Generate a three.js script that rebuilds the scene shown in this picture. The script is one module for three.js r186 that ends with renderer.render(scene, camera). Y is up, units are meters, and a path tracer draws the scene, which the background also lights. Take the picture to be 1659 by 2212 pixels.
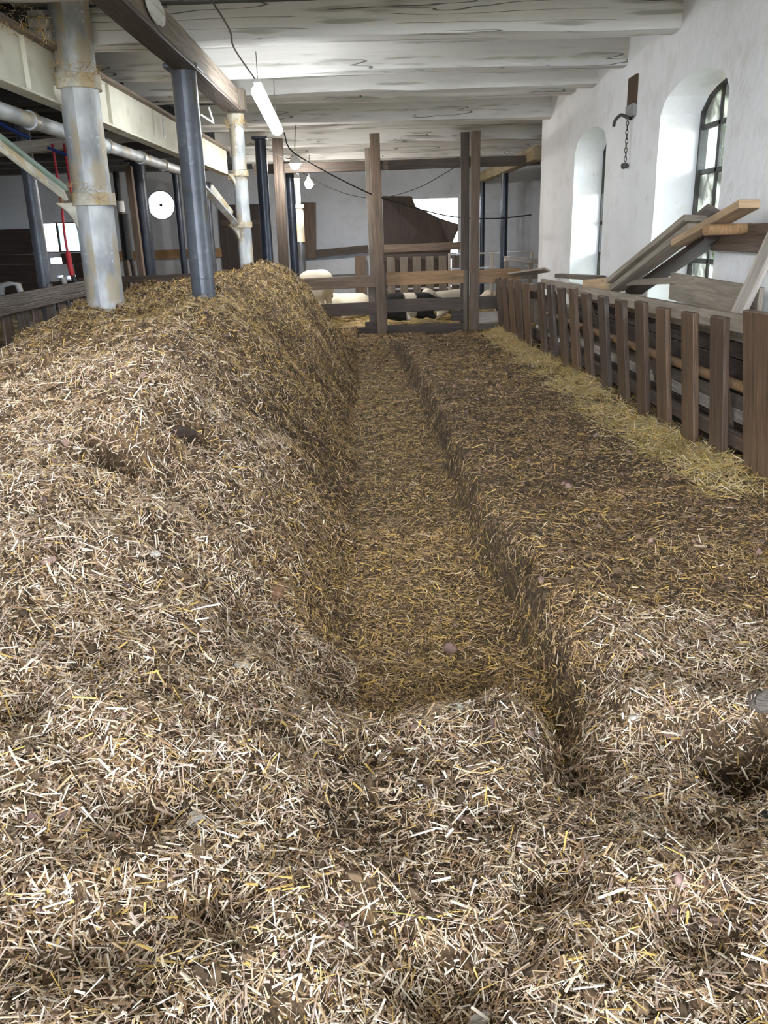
import * as THREE from 'three';
import { RoundedBoxGeometry } from 'three/addons/geometries/RoundedBoxGeometry.js';
import { mergeGeometries, mergeVertices } from 'three/addons/utils/BufferGeometryUtils.js';
import { MarchingCubes } from 'three/addons/objects/MarchingCubes.js';
import { RectAreaLightUniformsLib } from 'three/addons/lights/RectAreaLightUniformsLib.js';
RectAreaLightUniformsLib.init();

// ------------------------------------------------------------------ camera, sky, light, exposure
const scene = new THREE.Scene();
const camera = new THREE.PerspectiveCamera(63.14, 1659 / 2212, 0.05, 200);
camera.position.set(0, 1.4, 0);
camera.rotation.order = 'YXZ';
camera.rotation.set(THREE.MathUtils.degToRad(-18.3), 0, THREE.MathUtils.degToRad(-1.6));
scene.add(camera);
scene.background = new THREE.Color().setRGB(0.86, 0.95, 1.08);   // bright overcast sky
scene.backgroundIntensity = 9.0;
const LAMP_POWER = 11, BULB_POWER = 4;
const renderer = new THREE.WebGLRenderer({ antialias: true });
renderer.toneMapping = THREE.LinearToneMapping;
renderer.toneMappingExposure = 2.75;
renderer.shadowMap.enabled = true;

// ------------------------------------------------------------------ small maths
const V = (x, y, z) => new THREE.Vector3(x, y, z);
function rng(seed) { let s = seed >>> 0; return () => { s = (s + 0x6d2b79f5) | 0; let t = Math.imul(s ^ (s >>> 15), 1 | s); t = (t + Math.imul(t ^ (t >>> 7), 61 | t)) ^ t; return ((t ^ (t >>> 14)) >>> 0) / 4294967296; }; }
const clamp = (x, a = 0, b = 1) => Math.min(b, Math.max(a, x));
const lerp = (a, b, t) => a + (b - a) * t;
const sstep = (a, b, x) => { const t = clamp((x - a) / (b - a)); return t * t * (3 - 2 * t); };
const hash = (x, y, s) => { let h = Math.imul(x, 374761393) + Math.imul(y, 668265263) + Math.imul(s, 974634721); h = Math.imul(h ^ (h >>> 13), 1274126177); return ((h ^ (h >>> 16)) >>> 0) / 4294967296; };
function vnoise(x, y, s = 1, px = 0, py = 0) {
  const ix = Math.floor(x), iy = Math.floor(y), fx = x - ix, fy = y - iy, u = fx * fx * (3 - 2 * fx), v = fy * fy * (3 - 2 * fy);
  const w = (i, p) => (p ? ((i % p) + p) % p : i);
  const a = hash(w(ix, px), w(iy, py), s), b = hash(w(ix + 1, px), w(iy, py), s), c = hash(w(ix, px), w(iy + 1, py), s), d = hash(w(ix + 1, px), w(iy + 1, py), s);
  return lerp(lerp(a, b, u), lerp(c, d, u), v);
}
function fbm(x, y, s, oct = 4, px = 0, py = 0) { let a = 0.5, t = 0, n = 0; for (let i = 0; i < oct; i++) { t += a * vnoise(x, y, s + i * 17, px, py); n += a; x *= 2; y *= 2; px *= 2; py *= 2; a *= 0.5; } return t / n; }
const curve = (pts) => (x) => { if (x <= pts[0][0]) return pts[0][1]; for (let i = 1; i < pts.length; i++) if (x <= pts[i][0]) { const t = (x - pts[i - 1][0]) / (pts[i][0] - pts[i - 1][0]); return lerp(pts[i - 1][1], pts[i][1], t * t * (3 - 2 * t) * 0.5 + t * 0.5); } return pts[pts.length - 1][1]; };

// ------------------------------------------------------------------ textures
function tex(n, fn, srgb, ru = 1, rv = 1) {
  const d = new Uint8Array(n * n * 4), g = (c) => Math.round(255 * clamp(srgb ? Math.pow(clamp(c), 1 / 2.2) : c));
  for (let y = 0; y < n; y++) for (let x = 0; x < n; x++) { const c = fn(x / n, y / n), i = (y * n + x) * 4; d[i] = g(c[0]); d[i + 1] = g(c[1]); d[i + 2] = g(c[2]); d[i + 3] = 255; }
  const t = new THREE.DataTexture(d, n, n); t.wrapS = t.wrapT = THREE.RepeatWrapping; t.magFilter = THREE.LinearFilter; t.minFilter = THREE.LinearMipmapLinearFilter; t.generateMipmaps = true;
  if (srgb) t.colorSpace = THREE.SRGBColorSpace; t.repeat.set(ru, rv); t.needsUpdate = true; return t;
}
const grey = (f) => (u, v) => { const c = f(u, v); return [c, c, c]; };
// wood: u runs along the grain
const grainF = (u, v, s) => { const w = fbm(u * 3, v * 3, s + 5, 3, 3, 3) * 0.12; return 0.6 * fbm(u * 3, (v + w) * 20, s, 3, 3, 20) + 0.4 * fbm(u * 10, v * 64, s + 3, 2, 10, 64); };
const woodMap = tex(512, (u, v) => { const g = grainF(u, v, 11), m = fbm(u * 2, v * 2, 77, 3, 2, 2), k = 0.35 + 0.95 * g; const c = k * (0.7 + 0.6 * m); return [c, c * (0.97 - 0.08 * m), c * (0.93 - 0.12 * m)]; }, true, 0.8, 2.2);
const woodBump = tex(512, grey((u, v) => grainF(u, v, 11)), false, 0.8, 2.2);
const crackF = (u, v) => { const a = Math.abs(fbm(u * 2 + 0.3, v * 18, 31, 3, 2, 18) - 0.5), gate = fbm(u * 4, v * 9, 37, 2, 4, 9); return 1 - (1 - sstep(0.0, 0.016, a)) * sstep(0.5, 0.6, gate); };
const limeMap = tex(1024, (u, v) => { const g = grainF(u, v, 51), m = fbm(u * 3, v * 3, 7, 4, 3, 3), st = sstep(0.60, 0.8, fbm(u * 4, v * 22, 90, 4, 4, 22)); let c = (0.74 + 0.16 * g + 0.3 * (m - 0.5)) * (0.25 + 0.75 * crackF(u, v)); c *= 1 - 0.4 * st; return [c, c * 0.98, c * (0.95 - 0.06 * st)]; }, true, 0.42, 0.9);
const limeBump = tex(1024, grey((u, v) => 0.35 * grainF(u, v, 51) + 0.65 * crackF(u, v)), false, 0.42, 0.9);
const plasterMap = tex(512, (u, v) => { const m = fbm(u * 4, v * 4, 201, 5, 4, 4), s = sstep(0.58, 0.8, fbm(u * 11, v * 11, 231, 5, 11, 11)), sp = vnoise(u * 90, v * 90, 5, 90, 90) > 0.985 ? 0.6 : 1; const c = (0.93 + 0.12 * (m - 0.5)) * sp; return [c * (0.99 - 0.06 * s), c * (0.99 - 0.07 * s), c * (1 - 0.085 * s)]; }, true, 0.55, 0.55);
const plasterBump = tex(512, grey((u, v) => 0.7 * fbm(u * 5, v * 5, 201, 5, 5, 5) + 0.3 * fbm(u * 24, v * 24, 211, 3, 24, 24)), false, 0.55, 0.55);
const steelMap = tex(512, (u, v) => { const m = fbm(u * 6, v * 4, 301, 5, 6, 4), d = sstep(0.46, 0.64, fbm(u * 7, v * 3, 311, 5, 7, 3)), sp = sstep(0.82, 0.9, vnoise(u * 44, v * 28, 321, 44, 28)) * sstep(0.5, 0.6, fbm(u * 6, v * 6, 331, 2, 6, 6)); const a = [0.12 + 0.85 * m, 0.13 + 0.87 * m, 0.155 + 0.88 * m], b = [0.50, 0.41, 0.27]; return [0, 1, 2].map((i) => lerp(a[i], b[i], 0.75 * d) + 0.25 * sp); }, true, 1.2, 1.2);
const steelBump = tex(512, grey((u, v) => 0.7 * fbm(u * 9, v * 2, 311, 4, 9, 2) + 0.3 * vnoise(u * 44, v * 28, 321, 44, 28)), false, 1.2, 1.2);
const paintMap = tex(512, (u, v) => { const m = fbm(u * 4, v * 4, 401, 5, 4, 4), r = 0.75 * sstep(0.55, 0.85, fbm(u * 6, v * 6, 411, 5, 6, 6)); return [lerp(0.74 + 0.4 * (m - 0.5), 0.36, r), lerp(0.73 + 0.4 * (m - 0.5), 0.29, r), lerp(0.66 + 0.4 * (m - 0.5), 0.2, r)]; }, true, 0.7, 0.7);
const dungF = (u, v) => 0.55 * fbm(u * 8, v * 8, 501, 5, 8, 8) + 0.45 * fbm(u * 40, v * 40, 511, 3, 40, 40);
const dungMap = tex(1024, (u, v) => { const a = fbm(u * 10, v * 10, 521, 4, 10, 10), n = fbm(u * 70, v * 30, 531, 2, 70, 30), k = sstep(0.45, 0.8, n) * 0.6; return [lerp(0.060, 0.20, k) * (0.5 + a), lerp(0.039, 0.140, k) * (0.5 + a), lerp(0.020, 0.066, k) * (0.5 + a)]; }, true, 1, 1);
const dungBump = tex(1024, grey(dungF), false, 1, 1);
const dirtPane = tex(256, grey((u, v) => 0.12 + 1.2 * sstep(0.28, 0.72, fbm(u * 6, v * 6, 601, 5, 6, 6))), true, 1.6, 1.6);

// ------------------------------------------------------------------ materials
const std = (o) => new THREE.MeshStandardMaterial({ roughness: 0.85, ...o });
const lin = (r, g, b) => new THREE.Color().setRGB(r, g, b);
const wood = (r, g, b, rough = 0.8) => std({ color: lin(r, g, b), map: woodMap, bumpMap: woodBump, bumpScale: 0.006, roughness: rough });
const M = {
  plaster: std({ map: plasterMap, bumpMap: plasterBump, bumpScale: 0.03, roughness: 0.95 }),
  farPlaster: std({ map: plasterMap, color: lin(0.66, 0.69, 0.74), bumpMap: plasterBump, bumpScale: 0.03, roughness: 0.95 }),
  lime: std({ map: limeMap, color: lin(0.86, 0.86, 0.86), bumpMap: limeBump, bumpScale: 0.012, roughness: 0.9 }),
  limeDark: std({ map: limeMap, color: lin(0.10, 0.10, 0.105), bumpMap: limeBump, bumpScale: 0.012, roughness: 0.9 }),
  dark: wood(0.088, 0.066, 0.052, 0.6), darker: wood(0.055, 0.038, 0.032, 0.6), brown: wood(0.185, 0.138, 0.104, 0.65), orange: wood(0.42, 0.27, 0.14, 0.6), beam: wood(0.36, 0.30, 0.19),
  slat: wood(0.125, 0.086, 0.062, 0.4), slatB: wood(0.17, 0.113, 0.074, 0.4), slatC: wood(0.10, 0.078, 0.064, 0.4),
  grey: wood(0.38, 0.34, 0.29), greyLight: wood(0.60, 0.57, 0.53), greyDark: wood(0.2, 0.175, 0.15), pale: wood(0.58, 0.43, 0.27),
  pillar: std({ map: steelMap, bumpMap: steelBump, bumpScale: 0.006, color: lin(0.95, 0.94, 0.90), roughness: 0.6, metalness: 0.15 }),
  dusty: std({ map: steelMap, bumpMap: steelBump, bumpScale: 0.008, color: lin(1.05, 0.95, 0.75), roughness: 0.95 }),
  post: std({ map: steelMap, bumpMap: steelBump, bumpScale: 0.004, color: lin(0.20, 0.21, 0.235), roughness: 0.4, metalness: 0.2 }),
  postBlue: std({ map: steelMap, bumpMap: steelBump, bumpScale: 0.004, color: lin(0.05, 0.06, 0.085), roughness: 0.38, metalness: 0.2 }),
  girder: std({ map: paintMap, color: lin(0.95, 0.93, 0.86), roughness: 0.7 }),
  girderDark: wood(0.26, 0.22, 0.18), teal: std({ map: paintMap, color: lin(0.30, 0.42, 0.38), roughness: 0.6 }),
  galv: std({ map: steelMap, color: lin(0.9, 0.92, 0.95), roughness: 0.45, metalness: 0.5 }),
  iron: std({ map: steelMap, color: lin(0.10, 0.10, 0.09), roughness: 0.7 }), black: std({ color: lin(0.012, 0.011, 0.011), roughness: 0.6 }),
  recessShade: std({ map: paintMap, color: lin(0.12, 0.075, 0.05), roughness: 0.9 }),  // dark tone painted for the shaded hollow of the wall recess
  red: std({ color: lin(0.45, 0.02, 0.03), roughness: 0.6 }), blue: std({ color: lin(0.02, 0.06, 0.28), roughness: 0.6 }),
  white: std({ color: lin(0.75, 0.75, 0.72), roughness: 0.7 }), sack: std({ color: lin(0.62, 0.42, 0.30), roughness: 0.9 }), wool: std({ color: lin(0.55, 0.52, 0.46), roughness: 1 }),
  dung: std({ map: dungMap, bumpMap: dungBump, bumpScale: 0.05, roughness: 0.95, vertexColors: true }),
  straw: std({ color: 0xffffff, roughness: 0.55 }), clod: std({ color: 0xffffff, roughness: 0.95 }),
  tarp: std({ color: lin(0.085, 0.058, 0.045), map: woodMap, roughness: 0.6 }),
  concrete: std({ map: plasterMap, color: lin(0.25, 0.23, 0.2), bumpMap: plasterBump, bumpScale: 0.02 }),
  yard: std({ map: dungMap, color: lin(1.6, 2.0, 1.4) }),
  hoop: std({ map: steelMap, color: lin(0.45, 0.43, 0.40), roughness: 0.6 }),
  glow: std({ color: lin(1, 1, 1), emissive: lin(0.92, 0.97, 1.0), emissiveIntensity: 15 }), bulb: std({ color: lin(1, 1, 1), emissive: lin(1, 0.98, 0.94), emissiveIntensity: 7 }),
  dirtyGlass: new THREE.MeshPhysicalMaterial({ color: lin(0.42, 0.44, 0.36), map: dirtPane, transmission: 0.8, roughness: 0.8, thickness: 0, ior: 1.45 }),
  clearGlass: new THREE.MeshPhysicalMaterial({ color: lin(0.92, 0.95, 0.92), transmission: 1, roughness: 0.02, thickness: 0, ior: 1.45 }),
  tealGlass: new THREE.MeshPhysicalMaterial({ color: lin(0.16, 0.30, 0.33), transmission: 0.6, roughness: 0.9, thickness: 0, ior: 1.45 }),
  leaf: new THREE.MeshPhysicalMaterial({ color: lin(0.07, 0.13, 0.04), transmission: 0.3, roughness: 0.9, thickness: 0, side: THREE.DoubleSide }),
};

// ------------------------------------------------------------------ builders
const taken = {};
function numbered(n) { taken[n] = (taken[n] ?? -1) + 1; return taken[n] ? n + '_' + String(taken[n]).padStart(3, '0') : n; }
function tag(o, label, category, group, kind) { o.userData.label = label; o.userData.category = category; if (group) o.userData.group = group; if (kind) o.userData.kind = kind; return o; }
function thing(name, label, category, at = [0, 0, 0], group, kind) { const g = new THREE.Group(); g.name = numbered(name); g.position.set(...at); scene.add(g); return tag(g, label, category, group, kind); }
function mesh(name, geo, mat, parent = scene) { const m = new THREE.Mesh(geo, mat); m.name = parent === scene ? numbered(name) : name; m.castShadow = m.receiveShadow = true; parent.add(m); return m; }
function struct(name, geo, mat) { const m = mesh(name, geo, mat); m.userData.kind = 'structure'; return m; }
// box-projected uv in metres; u runs along axis "long" (0 x, 1 y, 2 z)
function uvm(geo, long = 0, shift = 0) {
  const g = geo.index ? geo.toNonIndexed() : geo, p = g.attributes.position, uv = new Float32Array(p.count * 2), a = V(), b = V(), c = V();
  for (let i = 0; i < p.count; i += 3) {
    a.fromBufferAttribute(p, i); b.fromBufferAttribute(p, i + 1); c.fromBufferAttribute(p, i + 2);
    const n = b.clone().sub(a).cross(c.clone().sub(a)), k = [Math.abs(n.x), Math.abs(n.y), Math.abs(n.z)];
    const d = k[0] >= k[1] && k[0] >= k[2] ? 0 : k[1] >= k[2] ? 1 : 2;
    const ax = d === long ? [(long + 1) % 3, (long + 2) % 3] : [long, 3 - long - d];
    [a, b, c].forEach((q, j) => { const e = q.toArray(); uv[(i + j) * 2] = e[ax[0]] + shift * 1.37; uv[(i + j) * 2 + 1] = e[ax[1]] + shift * 0.73 + d * 0.31; });
  }
  g.setAttribute('uv', new THREE.BufferAttribute(uv, 2)); return g;
}
let serial = 1;
const boxG = (x, y, z, r = 0.006, long = 0) => uvm(new RoundedBoxGeometry(x, y, z, 1, Math.min(r, x * 0.4, y * 0.4, z * 0.4)), long, serial++);
// a rough-sawn bar: length along x, slightly bent and uneven
function roughBar(l, h, t, amp, seed, segs = Math.max(4, Math.round(l / 0.25))) {
  const g = new THREE.BoxGeometry(l, h, t, segs, 2, 2), p = g.attributes.position;
  for (let i = 0; i < p.count; i++) {
    const x = p.getX(i), y = p.getY(i), z = p.getZ(i), e = (Math.abs(y) > h * 0.4 && Math.abs(z) > t * 0.4) ? 0.93 : 1;
    const bow = (fbm(x * 0.5 + 9, 3, seed, 2) - 0.5) * amp * 2;
    p.setXYZ(i, x, y * e + bow + (fbm(x * 1.7, z * 6 + 3 * Math.sign(y), seed + 1, 3) - 0.5) * amp * 1.6, z * e + (fbm(x * 1.6, y * 6 + 3 * Math.sign(z), seed + 2, 3) - 0.5) * amp * 1.6);
  }
  const q = uvm(g, 0, seed); const w = mergeVertices(q); w.computeVertexNormals(); return w;
}
// puts an object whose length runs along x so that it runs from p to q, its y side turned towards up
function span(o, p, q, up = V(0, 1, 0)) {
  const a = V(...p), b = V(...q), x = b.clone().sub(a).normalize(), z = x.clone().cross(up).normalize(), y = z.clone().cross(x);
  o.quaternion.setFromRotationMatrix(new THREE.Matrix4().makeBasis(x, y, z)); o.position.copy(a).add(b).multiplyScalar(0.5); return o;
}
const dist = (p, q) => V(...p).distanceTo(V(...q));
function bar(name, p, q, w, t, mat, parent, up, r) { return span(mesh(name, boxG(dist(p, q), w, t, r), mat, parent), p, q, up); }
function rough(name, p, q, w, t, mat, parent, amp = 0.006, up) { return span(mesh(name, roughBar(dist(p, q), w, t, amp, serial++), mat, parent), p, q, up); }
// one-mesh thing
function plank(name, label, category, p, q, w, t, mat, up, group, amp = 0) { const m = amp ? rough(name, p, q, w, t, mat, scene, amp, up) : bar(name, p, q, w, t, mat, scene, up); return tag(m, label, category, group); }
function tubeG(pts, r, seg = 24, rad = 8, closed = false) { return new THREE.TubeGeometry(new THREE.CatmullRomCurve3(pts.map((p) => V(...p)), closed, 'catmullrom', 0.5), seg, r, rad, closed); }
function cyl(r, h, seg = 20, r2 = r) { const g = new THREE.CylinderGeometry(r2, r, h, seg, Math.max(1, Math.round(h / 0.4))); const uv = g.attributes.uv; for (let i = 0; i < uv.count; i++) uv.setXY(i, uv.getX(i) * 2 * Math.PI * r * 1.2, uv.getY(i) * h); return g; }
function lumpy(geo, amp, freq, seed) { const p = geo.attributes.position, n = geo.attributes.normal; for (let i = 0; i < p.count; i++) { const d = (fbm(p.getX(i) * freq + p.getZ(i) * freq * 1.3 + 50, p.getY(i) * freq + 20, seed, 3) - 0.5) * amp; p.setXYZ(i, p.getX(i) + n.getX(i) * d, p.getY(i) + n.getY(i) * d, p.getZ(i) + n.getZ(i) * d); } geo.computeVertexNormals(); return geo; }

// ------------------------------------------------------------------ the building
const XW = 2.38, CEIL = 3.13, ZEND = -21;
{
  // right wall, drawn in (z, y), with deep arched window niches
  const wob = (i, s) => (hash(i, s, 5) - 0.5) * 0.03;
  const s = new THREE.Shape(), L = 5, R = -12.9;
  s.moveTo(-L, -0.6); s.lineTo(-L, CEIL);
  s.lineTo(-R, CEIL);
  for (let i = 0; i <= 14; i++) s.lineTo(-R + wob(i, 2) - 0.02, lerp(CEIL, -0.6, i / 14));
  s.lineTo(-L, -0.6);
  const niche = (z1, z2, y0, y1, rise) => {   // z1 far (more negative), z2 near
    const h = new THREE.Path(), a = -z2, b = -z1, n = 14;
    h.moveTo(a, y0); for (let i = 1; i < 8; i++) h.lineTo(a + wob(i, z1 * 3 | 0) * 0.6, lerp(y0, y1, i / 8));
    for (let i = 0; i <= n; i++) { const t = i / n; h.lineTo(lerp(a, b, t), y1 + rise * Math.sqrt(Math.max(0, 1 - (2 * t - 1) ** 2)) + wob(i, 9) * 0.4); }
    for (let i = 7; i > 0; i--) h.lineTo(b + wob(i, z1 * 7 | 0) * 0.6, lerp(y0, y1, i / 8)); h.lineTo(b, y0); h.closePath(); s.holes.push(h);
  };
  niche(-7.62, -6.08, 0.75, 2.30, 0.24); niche(-10.75, -9.2, 0.75, 2.28, 0.24); niche(-3.9, -2.4, 0.75, 2.30, 0.24);
  const g = new THREE.ExtrudeGeometry(s, { depth: 0.42, bevelEnabled: true, bevelSize: 0.055, bevelThickness: 0.055, bevelSegments: 4, bevelOffset: -0.055 });
  g.rotateY(Math.PI / 2); g.translate(XW + 0.055, 0, 0);   // x of the shape becomes -z
  struct('wall_right', uvm(g, 2), M.plaster);

  // far end wall, drawn in (x, y)
  const e = new THREE.Shape(); e.moveTo(-10.4, -0.6); e.lineTo(7, -0.6); e.lineTo(7, CEIL); e.lineTo(-10.4, CEIL); e.closePath();
  const rect = (x0, y0, x1, y1) => { const h = new THREE.Path(); h.moveTo(x0, y0); h.lineTo(x1, y0); h.lineTo(x1, y1); h.lineTo(x0, y1); h.closePath(); e.holes.push(h); };
  rect(-7.98, 1.24, -6.95, 1.92); rect(0.22, 0.2, 1.95, 2.22); rect(-7.86, 0.98, -7.58, 1.12); rect(-7.74, 0.60, -7.6, 0.71); rect(-7.52, 0.62, -7.3, 0.70);
  const c = new THREE.Path(); c.absarc(-5.06, 2.24, 0.31, 0, Math.PI * 2, true); e.holes.push(c);
  const eg = new THREE.ExtrudeGeometry(e, { depth: 0.3, bevelEnabled: false, curveSegments: 24 }); eg.translate(0, 0, ZEND - 0.3);
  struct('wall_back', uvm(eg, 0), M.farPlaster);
  const wallBox = (n, x0, x1, z0, z1, mat = M.farPlaster) => { const g2 = uvm(new THREE.BoxGeometry(x1 - x0, CEIL + 0.6, z1 - z0), 0); g2.translate((x0 + x1) / 2, (CEIL - 0.6) / 2, (z0 + z1) / 2); struct(n, g2, mat); };
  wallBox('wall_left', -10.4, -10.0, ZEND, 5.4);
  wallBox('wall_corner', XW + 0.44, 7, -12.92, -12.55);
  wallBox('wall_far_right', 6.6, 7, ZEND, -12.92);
  // wall behind the camera, with the open barn doorway
  const f = new THREE.Shape(); f.moveTo(-10.4, -0.6); f.lineTo(XW + 0.45, -0.6); f.lineTo(XW + 0.45, CEIL); f.lineTo(-10.4, CEIL); f.closePath();
  const dh = new THREE.Path(); dh.moveTo(-2.1, -0.1); dh.lineTo(1.9, -0.1); dh.lineTo(1.9, 2.75); dh.lineTo(-2.1, 2.75); dh.closePath(); f.holes.push(dh);
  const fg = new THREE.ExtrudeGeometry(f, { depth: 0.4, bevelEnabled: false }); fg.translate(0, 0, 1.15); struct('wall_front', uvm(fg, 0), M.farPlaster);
  const fl = uvm(new THREE.BoxGeometry(17.4, 0.3, 26.4), 2); fl.translate(-1.7, -0.6, -8); struct('floor', fl, M.concrete);
  const yard = uvm(new THREE.BoxGeometry(90, 0.2, 90), 0); yard.translate(0, -0.95, -8); struct('ground', yard, M.yard);
}
// ceiling: boarding over heavy whitewashed cross beams
const ceiling = new THREE.Group(); ceiling.name = numbered('ceiling'); ceiling.userData.kind = 'structure'; scene.add(ceiling);
{
  const rear = uvm(new THREE.BoxGeometry(9.7, 0.2, 26.4), 0); rear.translate(2.15, CEIL + 0.1, -8); mesh('boarding', rear, M.lime, ceiling);
  const bay = uvm(new THREE.BoxGeometry(7.8, 0.2, 26.4), 0); bay.translate(-6.6, CEIL + 0.1, -8); mesh('boarding', bay, M.limeDark, ceiling).userData.label = 'dark boarding over the left bay';  // whitewash map tinted almost black over this bay
  const zs = [0.7, -0.8, -2.3, -3.8, -5.75, -7.2, -8.62, -9.72, -10.78, -12.15, -13.3, -14.9, -16.3, -17.7, -19.2];
  zs.forEach((z, i) => {
    const h = [0.30, 0.26, 0.29, 0.25][i % 4] - (i === 8 || i === 10 ? 0.08 : 0), t = 0.26 + 0.05 * hash(i, 3, 8), y = (i === 8 || i === 10 ? 2.93 : 2.845);
    const x1 = z < -13 ? 6.7 : XW + 0.12;
    rough('beam', [-2.6, y + h / 2 + 0.005, z - t / 2], [x1, y + h / 2, z - t / 2], h, t, M.lime, ceiling, 0.022);
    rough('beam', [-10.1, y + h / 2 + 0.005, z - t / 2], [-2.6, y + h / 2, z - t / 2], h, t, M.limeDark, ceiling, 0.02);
  });
}
// windows
function gridWindow(z1, z2, y0, y1, rise, cols, rowYs, clearAt, label) {
  const w = new THREE.Group(); w.name = 'window_' + (++gridWindow.n); w.userData.kind = 'structure'; scene.add(w); w.userData.label = label; w.position.set(XW + 0.38, 0, 0);
  const top = (z) => { const t = (z - z1) / (z2 - z1); return y1 + rise * Math.sqrt(Math.max(0, 1 - (2 * t - 1) ** 2)); };
  const fr = 0.045, bars = [];
  const add = (p, q, w_) => { const g = boxG(dist(p, q), w_, 0.03, 0.004); const m = new THREE.Mesh(g); span(m, p, q, V(1, 0, 0)); m.updateMatrix(); bars.push(g.clone().applyMatrix4(m.matrix)); };
  const zsv = Array.from({ length: cols + 1 }, (_, i) => lerp(z1 + 0.02, z2 - 0.02, i / cols));
  const N = 10; for (let i = 0; i < N; i++) { const a = lerp(z1 + 0.01, z2 - 0.01, i / N), b = lerp(z1 + 0.01, z2 - 0.01, (i + 1) / N); add([0, top(a) - 0.01, a], [0, top(b) - 0.01, b], 0.06); }
  add([0, y0, z1], [0, top(z1 + 0.01), z1 + 0.02], 0.07); add([0, y0, z2], [0, top(z2 - 0.01), z2 - 0.02], 0.07); add([0, y0, z1], [0, y0, z2], 0.07);
  mesh('window_frame', mergeGeometries(bars), M.iron, w);
  for (let i = 1; i < cols; i++) bar('muntin', [0, y0, zsv[i]], [0, top(zsv[i]), zsv[i]], 0.05, 0.03, M.iron, w, V(0, 0, 1));
  for (let j = 1; j < rowYs.length; j++) bar('muntin', [0, rowYs[j], z1], [0, rowYs[j], z2], 0.042, 0.03, M.iron, w, V(0, 1, 0));
  for (let i = 0; i < cols; i++) for (let j = 0; j < rowYs.length; j++) {
    const a = rowYs[j], b = j + 1 < rowYs.length ? rowYs[j + 1] : null, s = new THREE.Shape();
    s.moveTo(zsv[i], a); s.lineTo(zsv[i + 1], a);
    if (b) { s.lineTo(zsv[i + 1], b); s.lineTo(zsv[i], b); } else for (let k = 0; k <= 4; k++) { const zz = lerp(zsv[i + 1], zsv[i], k / 4); s.lineTo(zz, top(clamp(zz, z1 + 0.02, z2 - 0.02))); }
    s.closePath(); const g = new THREE.ShapeGeometry(s); g.rotateY(-Math.PI / 2);
    const clear = clearAt.some(([ci, rj]) => ci === i && rj === j);
    if (clear && label.includes('missing')) continue;
    mesh('pane', g, clear ? M.clearGlass : M.dirtyGlass, w);
  }
}
gridWindow.n = 0;
const rows = [0.78, 1.13, 1.485, 1.84, 2.19];
gridWindow(-7.6, -6.1, 0.78, 2.28, 0.22, 4, rows, [[0, 3], [2, 0], [2, 1], [2, 2], [2, 3], [3, 0], [3, 1], [3, 2], [3, 3], [1, 1], [1, 3]], 'arched iron window with grimy panes, one clear in view, hidden ones cleared for light');  // clear panes behind the near jamb are added to let in more daylight
gridWindow(-10.73, -9.22, 0.78, 2.26, 0.22, 4, rows, [[0, 2], [1, 3], [0, 1], [2, 1], [2, 2], [2, 3], [3, 1], [3, 2], [3, 3]], 'second arched iron window in the white wall');
gridWindow(-3.88, -2.42, 0.78, 2.28, 0.22, 4, rows, [], 'arched iron window with grimy panes nearest the doorway');
{ // left window of the end wall: open on the left, teal sheet on the right
  const w = new THREE.Group(); w.name = 'window_4'; w.userData.kind = 'structure'; scene.add(w);
  const b = [[-7.98, 1.24, -6.95, 1.24], [-7.98, 1.92, -6.95, 1.92], [-7.98, 1.24, -7.98, 1.92], [-6.95, 1.24, -6.95, 1.92], [-7.6, 1.24, -7.6, 1.92]].map(([x0, y0, x1, y1]) => { const p = [x0, y0, -21.05], q = [x1, y1, -21.05], g = boxG(dist(p, q), 0.05, 0.05), m = span(new THREE.Mesh(g), p, q, V(0, 0, 1)); m.updateMatrix(); return g.applyMatrix4(m.matrix); });
  mesh('window_frame', mergeGeometries(b), M.dark, w);
  const pane = new THREE.PlaneGeometry(0.62, 0.6); pane.translate(-7.28, 1.55, -21.07); mesh('pane', pane, M.tealGlass, w);
  const fan = thing('ventilation_fan', 'round wall fan glowing with daylight, small dark hub at its centre', 'fan', [-5.06, 2.24, ZEND]);
  mesh('fan_ring', new THREE.TorusGeometry(0.318, 0.014, 8, 40), M.galv, fan);
  const hub = cyl(0.035, 0.05, 16); hub.rotateX(Math.PI / 2); mesh('hub', hub, M.iron, fan);
  for (let i = 0; i < 3; i++) { const a = i * 2.094 + 0.4, q = [0.31 * Math.cos(a), 0.31 * Math.sin(a), 0]; bar('strut', [0, 0, 0], q, 0.008, 0.008, M.iron, fan, V(0, 0, 1)); }
}

// ------------------------------------------------------------------ bedding: heap, cleared strip, trampled platform
const xl = curve([[-13, -0.34], [-12, -0.30], [-9.5, -0.27], [-6, -0.22], [-4, -0.19], [-2.6, -0.12], [-1.8, -0.02]]);
const xr = curve([[-12.2, 0.12], [-11.3, 0.24], [-8.8, 0.37], [-6, 0.45], [-4.4, 0.47], [-3.3, 0.56], [-2.6, 0.58], [-2, 0.5]]);
const HH = curve([[-13.4, 0.0], [-12.7, 0.22], [-11.5, 0.72], [-10.3, 1.06], [-9.2, 1.13], [-8.3, 1.05], [-7.2, 0.93], [-6, 0.94], [-5, 0.95], [-4, 0.85], [-3, 0.60], [-2.2, 0.34], [-1.4, 0.17], [-0.6, 0.08], [0.5, 0.0]]);
const WW = curve([[-12.5, 0.8], [-9.2, 1.0], [-7, 1.15], [-5, 1.15], [-3, 1.15], [-1, 1.0]]);
const BACK = curve([[-12, 0.2], [-9.2, 0.22], [-8.3, 0.1], [-7, 0.0], [-5.8, 0.16], [-5, 0.26], [-4, 0.2], [-3, 0.0]]);
const lip = (x) => 0.3 * (fbm(x * 4 + 2, 5, 67, 3) - 0.5);
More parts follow.
